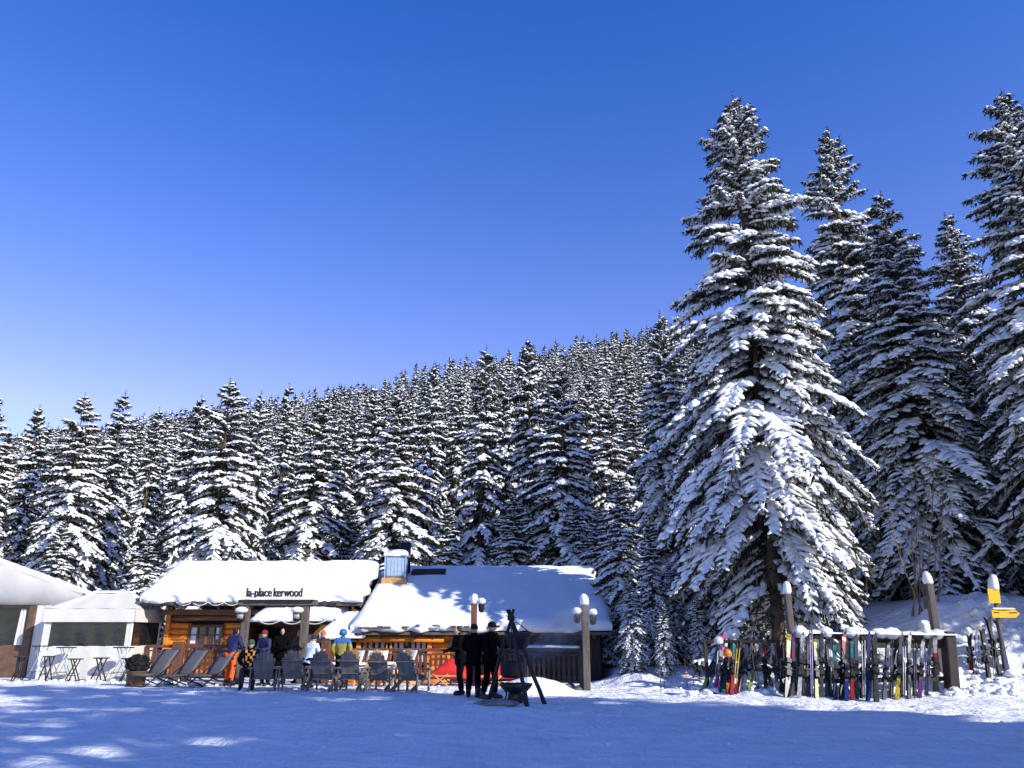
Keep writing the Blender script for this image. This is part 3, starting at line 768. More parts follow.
    def sling(a, b, n, sag):
        pts = []
        for k in range(n):
            for i in range(7):
                s_ = (k+i/6)/n; q = i/6
                pts.append(a.lerp(b, s_)+V3(0, 0, -sag*4*q*(1-q)))
        m.tube(pts, .022, 5)
    sling(P(176, 602, 29.6), P(240, 602, 29.6), 4, .12); sling(P(258, 620, 29.0), P(326, 620, 29.0), 3, .14)
    m.build('light_garland', 'fairy_wire', t)
    # row of pale log ends under the right eave
    m = MB(); y = EYR+.2
    m.tube([(XR0+.1, y, ZER-.25), (fwd(444, y), y, ZER-.25)], .10, 10); m.build('eave_log', 'log', t)
    return t
build_chalet()

# ------------------------------------------------------------------ gate with the name letters
def build_gate():
    Y = 26.9
    xa, xb = fwd(243.5, Y), fwd(303.5, Y)
    t = thing('sign_gate', 'timber gate carrying dark wooden name letters on a snowy beam', 'sign gate', ((xa+xb)/2, Y, gz(xa, Y)))
    zt = P(270, 605, Y).z
    for x in (xa, xb): MB().box((x, Y, zt/2-.1), (.24, .24, zt+.1)).build('post', 'timber_grey', t)
    zb = zt+.07
    MB().box(((xa+xb)/2+.05, Y, zb), (xb-xa+.62, .26, .19)).build('beam', 'timber_grey', t)
    m = MB(); m.slab((xa-.32, Y-.26, zb+.09), (xb-xa+.66, 0, 0), (0, .52, 0), .08, 50, 12, edge=.2, noise=.02, seed=6.6, e0=.3); m.build('snow_cap', 'snow', t)
    for u, v in ((241, 615), (297, 615)):
        p = P(u, v, Y-.22); m = MB()
        m.lathe([(.05, -.20), (.13, -.17), (.15, .05), (.10, .10), (.02, .12)], p, 10); l = m.build('lantern', 'iron', t)
        m = MB().lathe([(.125, -.12), (.135, .02)], p+V3(0, -.02, 0), 10); m.build('lamp_glass', 'lamp_glass', l)
        m = MB().ell(p+V3(0, 0, .15), (.21, .2, .11), 12, 8, jit=.1); m.build('snow_cap', 'snow', l)
    # letters
    def text(body, u0, u1, vbase, vtop):
        c = bpy.data.curves.new('letters', 'FONT'); c.body = body; c.size = 1; c.extrude = .06; c.space_character = 1.0; c.offset = .012
        o = bpy.data.objects.new('letters_tmp', c); COL.objects.link(o)
        dg = bpy.context.evaluated_depsgraph_get(); me = bpy.data.meshes.new_from_object(o.evaluated_get(dg)); bpy.data.objects.remove(o)
        co = np.array([v.co[:] for v in me.vertices]); mn = co.min(0); mx = co.max(0)
        x0 = fwd(u0, Y, 595); x1 = fwd(u1, Y, 595); z0 = P(u0, vbase, Y).z; z1 = P(u0, vtop, Y).z
        sx = (x1-x0)/(mx[0]-mn[0]); sz = (z1-z0)/(mx[1]-max(mn[1], 0))
        out = np.stack([x0+(co[:, 0]-mn[0])*sx-t.location.x, -(co[:, 2])*1.0, z0+co[:, 1]*sz-t.location.z], -1)
        me.vertices.foreach_set('co', out.astype(np.float32).ravel()); me.update()
        n = bpy.data.objects.new('letters', me); COL.objects.link(n); n.parent = t; me.materials.clear(); me.materials.append(MAT['letter'])
    text('la-place', 246.5, 271.5, 596.6, 588.0); text('kerwood', 273.5, 302, 596.6, 588.0)
build_gate()

# ------------------------------------------------------------------ terrace railings and lamp posts
def railing(name, label, a, b, zr0, post=1.6, snow=.06, mats=('timber', 'timber'), wide=(), h=1.02, base=None):
    a = Vector(a); b = Vector(b); d = (b-a); L = Vector((d.x, d.y, 0)).length; u = Vector((d.x, d.y, 0)).normalized(); rz = math.atan2(u.y, u.x); rm = Matrix.Rotation(rz, 3, 'Z')
    t = thing(name, label, 'railing', (a+b)/2)
    m = MB()
    c = (a+b)/2
    for z, hh, dd in ((h, .10, .16), (h-.14, .05, .07), (.16, .07, .08)): m.box(c+V3(0, 0, z), (L, dd, hh), rm)
    m.build('rail', mats[0], t)
    m = MB(); n = int(L/.17)
    for i in range(n):
        p = a+u*((i+.5)*L/n); z0 = .20; z1 = h-.17
        # turned board baluster: waisted outline
        for q0, q1, w in ((0, .2, .10), (.2, .5, .07), (.5, .8, .11), (.8, 1, .075)):
            m.box(p+V3(0, 0, z0+(z1-z0)*(q0+q1)/2), (w, .03, (z1-z0)*(q1-q0)), rm)
    m.build('baluster_row', mats[1], t)
    k = max(1, round(L/post))
    for i in range(k+1):
        MB().box(a+u*(L*i/k)+V3(0, 0, h/2-.1), (.13, .14, h+.2), rm).build('post', mats[0], t)
    for uu in wide:
        pass
    if snow:
        m = MB(); o = a+V3(0, 0, h+.05)-Vector((-u.y, u.x, 0))*.09
        m.slab(o, tuple(u*L), tuple(Vector((-u.y, u.x, 0))*.18), snow, int(L*8), 6, edge=.09, noise=.02, seed=L, e0=.2); m.build('snow_cap', 'snow', t)
    if base:
        m = MB(); g = random.Random(8)
        x = .0
        while x < L:
            w = g.uniform(.25, .5)
            for zz in (-.05, -.28): m.ell(a+u*(x+w/2)+V3(0, 0, zz+g.uniform(-.05, .05)), (w*.6, .2, .17), 10, 6, jit=.25, rot=rm)
            x += w*.9
        m.build('stone_base', 'stone', t)
    return t
def on(x, y): return V3(x, y, gz(x, y))
yA = 28.0
railing('terrace_railing', 'brown railing with cut-out balusters in front of the orange log wall', V3(fwd(148, yA), yA, 0), V3(fwd(239, 27.6), 27.6, 0), 0, snow=0, h=1.12)
railing('terrace_railing', 'brown railing behind the row of round-backed chairs, below the chalet windows', V3(fwd(312, 27.4), 27.4, 0), V3(fwd(470, 26.9), 26.9, 0), 0, snow=0)
pr = G(587, 690)
railing('terrace_railing', 'dark snow-topped railing on stones between the tripod and the right lamp post', V3(fwd(476, 26.4), 26.4, .02), V3(pr.x-.12, pr.y+.1, .02), 0, snow=.07, mats=('timber_dark', 'timber_dark'), base=True, h=1.06)
m = MB(); p = P(177, 660, 27.7); m.box((p.x, 27.7, .55), (.36, .20, 1.45)); o = m.build('timber_post', 'timber', org=(p.x, 27.7, 0)); tag(o, 'broad brown timber post in the left railing below the orange wall', 'post')
m = MB(); p = P(325, 660, 27.2); m.box((p.x, 27.2, .55), (.30, .20, 1.5)); o = m.build('timber_post', 'timber', org=(p.x, 27.2, 0)); tag(o, 'broad brown timber post beside the person in the yellow jacket', 'post')

def snow_hat(mb, c, r, h, seed=0):
    random.seed(seed)
    k = len(mb.v)
    prof = [(r*.96, -.03), (r*1.10, .03), (r*1.12, h*.25), (r*1.04, h*.5), (r*.86, h*.74), (r*.55, h*.92), (r*.15, h)]
    mb.lathe(prof, c, 14)
    q = seed+c[0]
    for i in range(k, len(mb.v)):
        x, y, z = mb.v[i]; f = 1+.34*(float(fbm(x*5+q, y*5+z*4))-.45); mb.v[i] = (c[0]+(x-c[0])*f+.10*h*(z-c[2])/h*math.sin(q*5), c[1]+(y-c[1])*f, z)
def lamp_post(label, u, vb, vt, Y=None, w=.19, matn='timber', lamp=None, cap=.30):
    b = G(u, vb) if Y is None else V3(fwd(u, Y, vb), Y, gz(fwd(u, Y, vb), Y))
    zt = P(u, vt, b.y).z
    t = thing('lamp_post', label, 'lamp post', b)
    MB().box((b.x, b.y, (b.z+zt)/2-.1), (w, w, zt-b.z+.2)).build('post', matn, t)
    m = MB(); snow_hat(m, (b.x, b.y, zt), w*.62, cap); m.build('snow_cap', 'snow', t)
    for sx, dz in (lamp or []):
        p = V3(b.x+sx, b.y-.05, zt+dz)
        m = MB(); m.bar((b.x, b.y-.05, p.z+.24), (p.x, p.y, p.z+.24), .04); m.lathe([(.02, .20), (.07, .17), (.12, .10), (.11, .08), (.085, -.10), (.03, -.14)], p, 12)
        l = m.build('lantern', 'iron', t); m = MB().lathe([(.102, .06), (.086, -.07)], p, 12); m.build('lamp_glass', 'lamp_glass', l)
        m = MB().ell(p+V3(0, 0, .22), (.14, .14, .10), 12, 8, jit=.25); m.build('snow_cap', 'snow', l)
    return t
lamp_post('brown snow-capped lamp post rising behind the black-clad group', 473, 690, 603, Y=26.6, matn='timber', lamp=[(.24, -.16)])
lamp_post('dark snow-capped lamp post with lanterns at the right end of the terrace', 587, 690, 604, w=.21, matn='timber_grey', lamp=[(-.24, -.42), (.23, -.46)])

# pile of ploughed snow in front of the right railing
def snow_pile(u0, u1, vt, Y, dep, label, seed):
    a = fwd(u0, Y, 685); b = fwd(u1, Y, 685); h = P(u0, vt, Y).z-gz((a+b)/2, Y)
    n, k = 40, 20; vs = []; fs = []
    for i in range(n+1):
        for j in range(k+1):
            s = i/n; q = j/k; x = a+(b-a)*s; y = Y-dep/2+dep*q
            prof = (math.sin(math.pi*min(1, s))**.8)*(1.0-.35*s)*(math.sin(math.pi*q)**.7)
            vs.append((x, y, gz(x, y)-.06+h*prof*(.8+.5*float(fbm(x*1.7+seed, y*1.7)))))
    for i in range(n):
        for j in range(k): fs.append([i*(k+1)+j, (i+1)*(k+1)+j, (i+1)*(k+1)+j+1, i*(k+1)+j+1])
    m = MB(); m.add(vs, fs, 0, True); c = ((a+b)/2, Y, gz((a+b)/2, Y)); o = m.build('snow_pile', 'snow_ground', org=c)
    tag(o, label, 'snow pile'); return o
snow_pile(488, 588, 672, 22.9, 1.1, 'ploughed snow pile at the foot of the dark right railing', 3)

# ================================================================== tents
def panel(mb, pts, n=14, wav=.02, mi=0, seed=0):
    """Cloth quad p00 (bottom left), p10, p11, p01 with soft waves, a few mm thick."""
    a, b, c, d = [Vector(p) for p in pts]; nm = (b-a).cross(d-a).normalized(); vs = []
    for off in (0, .008):
        for i in range(n+1):
            for j in range(7):
                s_, q = i/n, j/6; p = a.lerp(b, s_).lerp(d.lerp(c, s_), q)
                e = wav*(1-.6*q)*math.sin(s_*n*1.3+seed+q)
                vs.append(p+nm*(e+off))
    fs = []; o = (n+1)*7
    for i in range(n):
        for j in range(6):
            f = [i*7+j, (i+1)*7+j, (i+1)*7+j+1, i*7+j+1]; fs += [f[::-1], [k+o for k in f]]
    mb.add(vs, fs, mi, True)
def build_pavilion():
    Y = 29.3
    a = fwd(43, Y); b = fwd(130, Y); D = 2.3
    t = thing('party_tent', 'small cream pavilion with clear window panels beside the larger marquee', 'tent', ((a+b)/2, Y+D/2, 0))
    ze = P(80, 609, Y).z; zv = P(80, 622, Y).z; zw0 = P(80, 646, Y).z; zp = P(100, 592, Y+D/2).z
    ra, rb = fwd(88, Y+D/2), fwd(124, Y+D/2)
    # canopy: hip with a short ridge, sagging a little
    m = MB(); e = .10
    c = [V3(a-e, Y-e, ze), V3(b+e, Y-e, ze), V3(b+e, Y+D+e, ze), V3(a-e, Y+D+e, ze)]; r = [V3(ra, Y+D/2, zp), V3(rb, Y+D/2, zp)]
    panel(m, [c[0], c[1], r[1], r[0]], 16, .012); panel(m, [c[1], c[2], r[1]+V3(0, .02, 0), r[1]-V3(0, .02, 0)], 10, .012); panel(m, [c[2], c[3], r[0], r[1]], 12, .01); panel(m, [c[3], c[0], r[0]-V3(0, .02, 0), r[0]+V3(0, .02, 0)], 10, .012)
    cn = m.build('canopy', 'tent_cloth', t)
    m = MB()
    for p, q in ((0, 1), (1, 2), (3, 0)):
        panel(m, [c[p]+V3(0, 0, zv-ze), c[q]+V3(0, 0, zv-ze), c[q], c[p]], 18, .012, seed=p)
    m.build('valance', 'tent_cloth', cn)
    m = MB(); m.slab((ra-.08, Y+D/2-.15, zp-.05), (rb-ra+.16, 0, 0), (0, .3, 0), .10, 26, 8, edge=.15, noise=.03, seed=2, e0=.1); m.build('snow_cap', 'snow', cn)
    m = MB()
    panel(m, [V3(a, Y, -.05), V3(b, Y, -.05), V3(b, Y, zw0), V3(a, Y, zw0)], 24, .02, seed=2)
    panel(m, [V3(b, Y, -.05), V3(b, Y+D, -.05), V3(b, Y+D, zw0), V3(b, Y, zw0)], 16, .02, seed=4)
    panel(m, [V3(a, Y+D, -.05), V3(b, Y+D, -.05), V3(b, Y+D, zv), V3(a, Y+D, zv)], 16, .02, seed=4)
    m.build('wall_panel', 'tent_cloth', t)
    g1 = fwd(125, Y); g2 = fwd(49, Y)
    m = MB(); panel(m, [V3(g2, Y, zw0), V3(g1, Y, zw0), V3(g1, Y, zv), V3(g2, Y, zv)], 20, .015, seed=1); m.build('window_panel', 'pvc', t)
    m = MB(); panel(m, [V3(b, Y+.12, zw0), V3(b, Y+D-.08, zw0), V3(b, Y+D-.08, zv), V3(b, Y+.12, zv)], 12, .015, seed=3); m.build('window_panel', 'pvc', t)
    for x, y in ((a, Y), (b, Y), (b, Y+D), (a, Y+D)):
        MB().box((x, y, zv/2), (.07, .07, zv)).build('pole', 'white_wool', t)
    m = MB(); panel(m, [V3(g1, Y-.012, zw0), V3(b, Y-.012, zw0), V3(b, Y-.012, zv), V3(g1, Y-.012, zv)], 4, .004); panel(m, [V3(a, Y-.012, zw0), V3(g2, Y-.012, zw0), V3(g2, Y-.012, zv), V3(a, Y-.012, zv)], 4, .004); m.build('corner_flap', 'tent_cloth', t)
build_pavilion()
def build_marquee():
    Y = 30.3; D = 1.1
    xe = fwd(74, Y); ze = P(76, 593, Y).z; x0 = fwd(0, Y); zt = P(0, 568, Y).z
    sl = (zt-ze)/(xe-x0); xr = x0-1.6; zr = ze+sl*(xe-xr); xl = 2*xr-xe
    zv = P(20, 606, Y).z
    t = thing('marquee', 'large cream marquee cut by the left edge, with a sloping gable and brown post', 'tent', (xr, Y+D/2, 0))
    m = MB(); e = .01
    for x, sgn in ((xe, 1), (xl, -1)):
        m.prism([(xr, Y-e, zr), (x+sgn*e, Y-e, ze-e*sl), (x+sgn*e, Y-e, ze-e*sl-.03), (xr, Y-e, zr-.03)], (0, D+2*e, 0))
    cn = m.build('canopy', 'tent_cloth', t)
    m = MB(); L = xe-xr+.2
    m.slab((xr, Y+.0, zr+.0), (L, 0, -L*sl), (0, D, 0), .07, 30, 40, edge=.25, noise=.03, seed=4, e0=.2); m.build('snow_load', 'snow', cn)
    m = MB(); n = 24; vs = []; fs = []
    for i in range(n+1):
        x = xl+(xe-xl)*i/n; zz = zr-abs(x-xr)*sl
        for y in (Y, Y+.01): vs += [(x, y+.02*math.sin(i*1.7), zv), (x, y+.012*math.sin(i*1.1), zz)]
    for i in range(n): fs += [[4*i, 4*i+4, 4*i+5, 4*i+1], [4*i+2, 4*i+3, 4*i+7, 4*i+6], [4*i, 4*i+2, 4*i+6, 4*i+4]]
    m.add(vs, fs, 0, True); m.build('gable', 'tent_cloth', t)
    a, b = fwd(25.5, Y), fwd(32.5, Y)
    zw = P(10, 645, Y).z
    m = MB(); x = xl+.1
    m.prism([(xl+.1, Y+.05, -.05), (a, Y+.05, -.05), (a, Y+.05, zw), (xl+.1, Y+.05, zw)], (0, .03, 0)); m.build('lower_panel', 'tent_brown', t)
    m = MB(); panel(m, [V3(xl+.1, Y+.05, zw), V3(a, Y+.05, zw), V3(a, Y+.05, zv), V3(xl+.1, Y+.05, zv)], 30, .02); m.build('window_panel', 'pvc', t)
    m = MB(); panel(m, [V3(fwd(14, Y), Y+.02, zw), V3(fwd(22, Y), Y+.02, zw), V3(fwd(21, Y), Y+.02, zv), V3(fwd(16, Y), Y+.02, zv)], 8, .03); m.build('drawn_curtain', 'tent_cloth', t)
    MB().box(((a+b)/2, Y-.03, zv/2), (b-a, .2, zv)).build('post', 'tent_brown', t)
    MB().box(((a+xl)/2, Y-.02, zv-.03), (a-xl+.3, .12, .14)).build('beam', 'timber_dark', t)
    m = MB(); panel(m, [V3(b, Y-.02, -.05), V3(xe-.9, Y-.02, -.05), V3(xe-.9, Y-.02, zv+.02), V3(b, Y-.02, zv+.02)], 10, .03); panel(m, [V3(xe-.9, Y+.03, -.05), V3(xe, Y+.03, -.05), V3(xe, Y+.03, ze), V3(xe-.9, Y+.03, zv)], 10, .03); m.build('side_curtain', 'tent_cloth', t)
    m = MB(); panel(m, [V3(xe, Y, -.05), V3(xe, Y+D, -.05), V3(xe, Y+D, ze), V3(xe, Y, ze)], 30, .03); m.build('side_wall', 'tent_cloth', t)
build_marquee()

# ================================================================== furniture
def folding(name, label, cat, u, vfoot, vtop, halfw, Y=None, group=None, rz=0, cross=True):
    g = G(u, vfoot); h = P(u, vtop, g.y).z-g.z
    t = thing(name, label, cat, g, rz, group)
    top = 'seat' if 'stool' in name else 'tabletop'
    m = MB(); m.lathe([(halfw*.94, h-.035), (halfw, h-.03), (halfw, h-.006), (halfw*.97, h)], n=20, sq=.8); m.build(top, 'frame_black', t, raw=True)
    w = halfw*.72 if name != 'bar_table' else halfw*.85
    lr, lm = (.012, 'steel') if name == 'bar_table' else (.022, 'frame_black')
    for s in (-1, 1):
        y = .16*s
        m = MB(); m.tube([(-w, y, 0), (w*.55, y*.8, h-.04)], lr, 6); m.build('leg', lm, t, raw=True)
        m = MB(); m.tube([(w, y*.75, 0), (-w*.55, y*.6, h-.04)], lr, 6); m.build('leg', lm, t, raw=True)
    m = MB()
    for z in (.16, .02): m.tube([(-w*(1-.4*z), -.16, z*1.5), (-w*(1-.4*z), .16, z*1.5)], .012, 6); m.tube([(w*(1-.4*z), -.12, z*1.5), (w*(1-.4*z), .12, z*1.5)], .012, 6)
    m.tube([(-w*.8, -.15, h*.26), (w*.75, -.13, h*.26)], .011, 6); m.build('crossbar', 'frame_black', t, raw=True)
    return t
gs, gt = 'folding bar stools in front of the tents', 'folding high tables in front of the tents'
for u, vt, hw, lab, rz in [(17, 656, .22, 'black folding stool at the far left, before the brown post', .3), (45, 656, .22, 'black folding stool between the brown post and the pavilion', -.3), (72, 658.5, .26, 'black folding stool below the left part of the pavilion window, under a table edge', .1),
                           (98, 657.5, .28, 'black folding stool in front of the middle of the pavilion wall', -.15), (126, 658, .26, 'black folding stool nearest the dark tub bush', .25)]:
    folding('bar_stool', lab, 'bar stool', u, 681.5, vt, hw, group=gs, rz=rz)
for u, vt, hw, lab, rz in [(36, 645.5, .33, 'high thin-legged table before the marquee curtain', 0), (61, 647, .33, 'high thin-legged table before the left half of the pavilion window', .1), (119, 647, .36, 'high thin-legged table before the pavilion corner', -.1)]:
    folding('bar_table', lab, 'bar table', u, 681, vt, hw, group=gt, rz=rz)

# dark bush in a tub
g = G(135, 686); t = thing('tub_bush', 'round black bush in a brown tub beside the first deck chair', 'potted plant', g)
m = MB(); m.lathe([(.24, 0), (.27, .05), (.29, .40), (.31, .42), (.27, .43)], n=16); m.build('tub', 'tent_brown', t, raw=True)
m = MB(); gg = np.random.default_rng(3)
m.ell((0, 0, .62), (.30, .30, .26), 16, 10, jit=.25)
for i in range(900):
    d = gg.normal(0, 1, 3); d /= np.linalg.norm(d); d[2] = max(d[2], -.35); p = Vector(d*np.array([.34, .34, .29]))*gg.uniform(.8, 1.05)+V3(0, 0, .62)
    a = Vector(gg.normal(0, 1, 3)).normalized()*.06; b = Vector(gg.normal(0, 1, 3)).normalized()*.03
    m.add([p-a, p+b, p+a, p-b], [[0, 1, 2, 3]])
m.build('foliage', 'bush_dark', t, raw=True)

# deck loungers
def lounger_proto():
    t = thing('deck_lounger', 'tmp', 'deck lounger', (0, 0, 0))
    # local: the sitter faces -X
    th = R(52); m = MB()
    A = V3(.10, 0, .34); B = A+V3(math.cos(th)*.92, 0, math.sin(th)*.92)
    def sheet(a, b, n=10, w=.66, sag=.03):
        vs = []; fs = []; nm = (b-a).cross(V3(0, 1, 0)).normalized()
        for off in (0, .012):
            for i in range(n+1):
                s_ = i/n; p = a.lerp(b, s_)+nm*(sag*4*s_*(1-s_)+off)
                for j in range(5): vs.append(p+V3(0, (j/4-.5)*w, 0))
        o = (n+1)*5
        for i in range(n):
            for j in range(4):
                f = [i*5+j, (i+1)*5+j, (i+1)*5+j+1, i*5+j+1]; fs += [f, [k+o for k in f[::-1]]]
        for i in range(n): fs += [[i*5, i*5+o, (i+1)*5+o, (i+1)*5], [i*5+4, (i+1)*5+4, (i+1)*5+4+o, i*5+4+o]]
        for j in range(4): fs += [[j, j+1, j+1+o, j+o], [n*5+j, n*5+j+o, n*5+j+1+o, n*5+j+1]]
        m.add(vs, fs, 0, True)
    sheet(A, B); m.build('backrest', 'mesh_grey', t, raw=True)
    m = MB(); sheet(V3(-.62, 0, .32), A); m.build('seat', 'mesh_grey', t, raw=True)
    m = MB()
    for s in (-1, 1):
        y = .35*s
        m.tube([A+V3(0, y, 0), B+V3(0, y, 0)], .018, 6); m.tube([V3(-.66, y, .32), A+V3(0, y, 0)], .018, 6)
    m.tube([B+V3(0, -.35, 0), B+V3(0, .35, 0)], .018, 6); m.tube([V3(-.66, -.35, .32), V3(-.66, .35, .32)], .018, 6)
    m.build('frame', 'frame_black', t, raw=True)
    for s in (-1, 1):
        y = .38*s
        for p, q in (((-.62, y, .02), (.36, y, .62)), ((.55, y, .02), (-.40, y, .34))):
            MB().tube([p, q], .02, 6).build('leg', 'frame_black', t, raw=True)
    m = MB()
    for x in (-.62, .55): m.tube([(x, -.38, .02), (x, .38, .02)], .018, 6)
    m.build('foot_rail', 'frame_black', t, raw=True)
    return t
lp = lounger_proto()
for i, (u, v, lab, rz) in enumerate([(151, 686, 'grey folding deck lounger beside the black tub bush', 1.15), (180, 687, 'grey folding deck lounger in the middle of the row of three', 1.08), (209, 687, 'grey folding deck lounger next to the person in orange trousers', 1.02)]):
    o = lp if i == 0 else copy_tree(lp)
    g = G(u, v); o.location = g; o.rotation_euler = (0, 0, rz); o['label'] = lab; o['group'] = 'grey folding deck loungers in a row'; o.scale = (.98,)*3

# round-backed slatted armchairs, seen from behind (the sitter faces +Y)
def arm_chair_proto(matn='chair_grey'):
    t = thing('slatted_armchair', 'tmp', 'armchair', (0, 0, 0))
    lean = R(24); up = V3(0, -math.sin(lean), math.cos(lean))
    m = MB(); n = 7
    for i in range(n):
        x = (i-(n-1)/2)*.092; top = .78-.30*abs(x/.32)**2.2; base = V3(x*.66, -.12, .30)
        prof = []
        w0 = .034; e = base+up*top+V3(x*.34, 0, 0)
        r = Matrix.Rotation(lean, 3, 'X') @ Matrix.Rotation(math.atan2(x*.34, .75), 3, 'Y')
        L = (e-base).length
        poly = [(-w0, 0), (w0, 0), (w0+.006, L-.03)]+[(w0*math.cos(a), L-.03+.03*math.sin(a)) for a in (R(30), R(90), R(150))]+[(-w0-.006, L-.03)]
        m.prism([base+r @ V3(px, 0, pz) for px, pz in poly], r @ V3(0, .022, 0))
    m.build('backrest', matn, t, raw=True)
    m = MB()
    for h in (.16, .50):
        c = V3(0, -.145, .30)+up*h; w_ = .21 if h < .3 else .30; m.bar(c-V3(w_, 0, 0), c+V3(w_, 0, 0), .06, .025)
    m.build('back_brace', matn, t, raw=True)
    m = MB()
    for i in range(6):
        y = -.10+i*.092; m.box((0, y, .30+.022*i), (.54, .08, .022), Matrix.Rotation(R(13), 3, 'X'))
    m.build('seat', matn, t, raw=True)
    for s in (-1, 1):
        x = .33*s
        MB().prism([(x-.07, -.30, .555), (x+.07, -.30, .555), (x+.085, .42, .565), (x+.02, .47, .565), (x-.06, .44, .565)], (0, 0, .024)).build('armrest', matn, t, raw=True)
        MB().bar((x, .40, 0), (x, .40, .555), .10, .026, up=(1, 0, 0)).build('leg', matn, t, raw=True)
        # long raked rear leg, the side rail of the seat
        MB().bar((x*.92, -.46, .05), (x*.92, .36, .40), .028, .10).build('leg', matn, t, raw=True)
        MB().bar((x*1.0, -.24, .0), (x*1.0, -.20, .55), .07, .03, up=(1, 0, 0)).build('arm_support', matn, t, raw=True)
    MB().box((0, .37, .33), (.60, .026, .10)).build('apron', matn, t, raw=True)
    return t
ap = arm_chair_proto()
chairs = [(262, 690.5, 'round-backed grey armchair in front of the person in black, leftmost of the row', .25), (292, 690, 'round-backed grey armchair in front of the pale blue jacket', .1), (323, 691, 'round-backed grey armchair left of the person in the yellow jacket', -.12),
          (352, 691, 'round-backed grey armchair right of the person in the yellow jacket', -.2), (381, 691.5, 'round-backed grey armchair second from the right end of the row', -.26), (410, 692, 'round-backed grey armchair at the right end of the row, its slats turned most', -.42)]
for i, (u, v, lab, rz) in enumerate(chairs):
    o = ap if i == 0 else copy_tree(ap)
    g = G(u, v); o.location = g; o.rotation_euler = (0, 0, rz); o['label'] = lab; o['group'] = 'round-backed grey armchairs in a row'; o.scale = (1.06,)*3
# sunlit snowy chairs nearer the railing
sp_ = arm_chair_proto('pine')
m = MB(); lean = R(24)
m.slab((-.32, -.16, .34), (.64, 0, 0), (0, -.26, .62), .06, 16, 14, edge=.12, noise=.015, seed=3, e0=.3)
m.slab((-.27, -.12, .335), (.54, 0, 0), (0, .5, .11), .13, 14, 14, edge=.2, noise=.02, seed=5, e0=.3)
for s in (-1, 1): m.slab((.33*s-.07, -.28, .58), (.14, 0, 0), (0, .72, .01), .07, 6, 12, edge=.07, noise=.01, seed=6+s, e0=.3)
m.build('snow_load', 'snow', sp_, raw=True)
for i, (u, v, lab, rz) in enumerate([(344, 686, 'snow-covered wooden armchair behind the gap right of the yellow jacket', 2.6), (370, 686, 'snow-covered wooden armchair behind the second chair from the right end', 2.9), (397, 686, 'snow-covered wooden armchair behind the chair at the right end of the row', 2.4)]):
    o = sp_ if i == 0 else copy_tree(sp_)
    g = G(u, v); o.location = g; o.rotation_euler = (0, 0, rz); o['label'] = lab; o['category'] = 'armchair'; o['group'] = 'snow-covered wooden armchairs by the railing'; o.scale = (1.05,)*3

# red padded loungers on crossed wooden legs
def red_lounger(u, v, w, hgt, lab, rz):
    g = G(u, v); t = thing('padded_lounger', lab, 'lounger', g, rz, 'red padded loungers behind the black-clad group')
    m = MB(); n = 14; k = 8; vs = []; fs = []
    for i in range(n+1):
        s_ = i/n; x = (s_-.5)*w; top = .26+(hgt-.26)*max(0, math.sin(math.pi*(s_**1.6)))**.9
        for j in range(k+1):
            a = math.pi*j/k; vs.append((x, -.38*math.cos(a), .22+(top-.22)*math.sin(a)**.6*(1+.04*math.sin(i*2.3+j))))
    for i in range(n):
        for j in range(k): fs.append([i*(k+1)+j, (i+1)*(k+1)+j, (i+1)*(k+1)+j+1, i*(k+1)+j+1])
        fs.append([i*(k+1), i*(k+1)+k, (i+1)*(k+1)+k, (i+1)*(k+1)])
    fs += [list(range(k+1)), [n*(k+1)+j for j in range(k, -1, -1)]]
    m.add(vs, fs, 0, True); m.build('cushion', 'red_cloth', t, raw=True)
    for y in (-.42, .34):
        for s in (-1, 1):
            MB().bar((-.26*s-w*.08, y, 0), (.24*s-w*.08, y, .36), .045, .035).build('leg', 'pine', t, raw=True)
    MB().box((-w*.08, -.40, .30), (w*.75, .04, .05)).build('side_rail', 'pine', t, raw=True)
    return t
red_lounger(446, 685.5, 1.45, .80, 'red padded lounger on crossed wooden legs, left of the black-clad group', -.1)
red_lounger(498, 686, 1.35, .72, 'red padded lounger mostly hidden behind the cauldron and the black-clad group', .15)

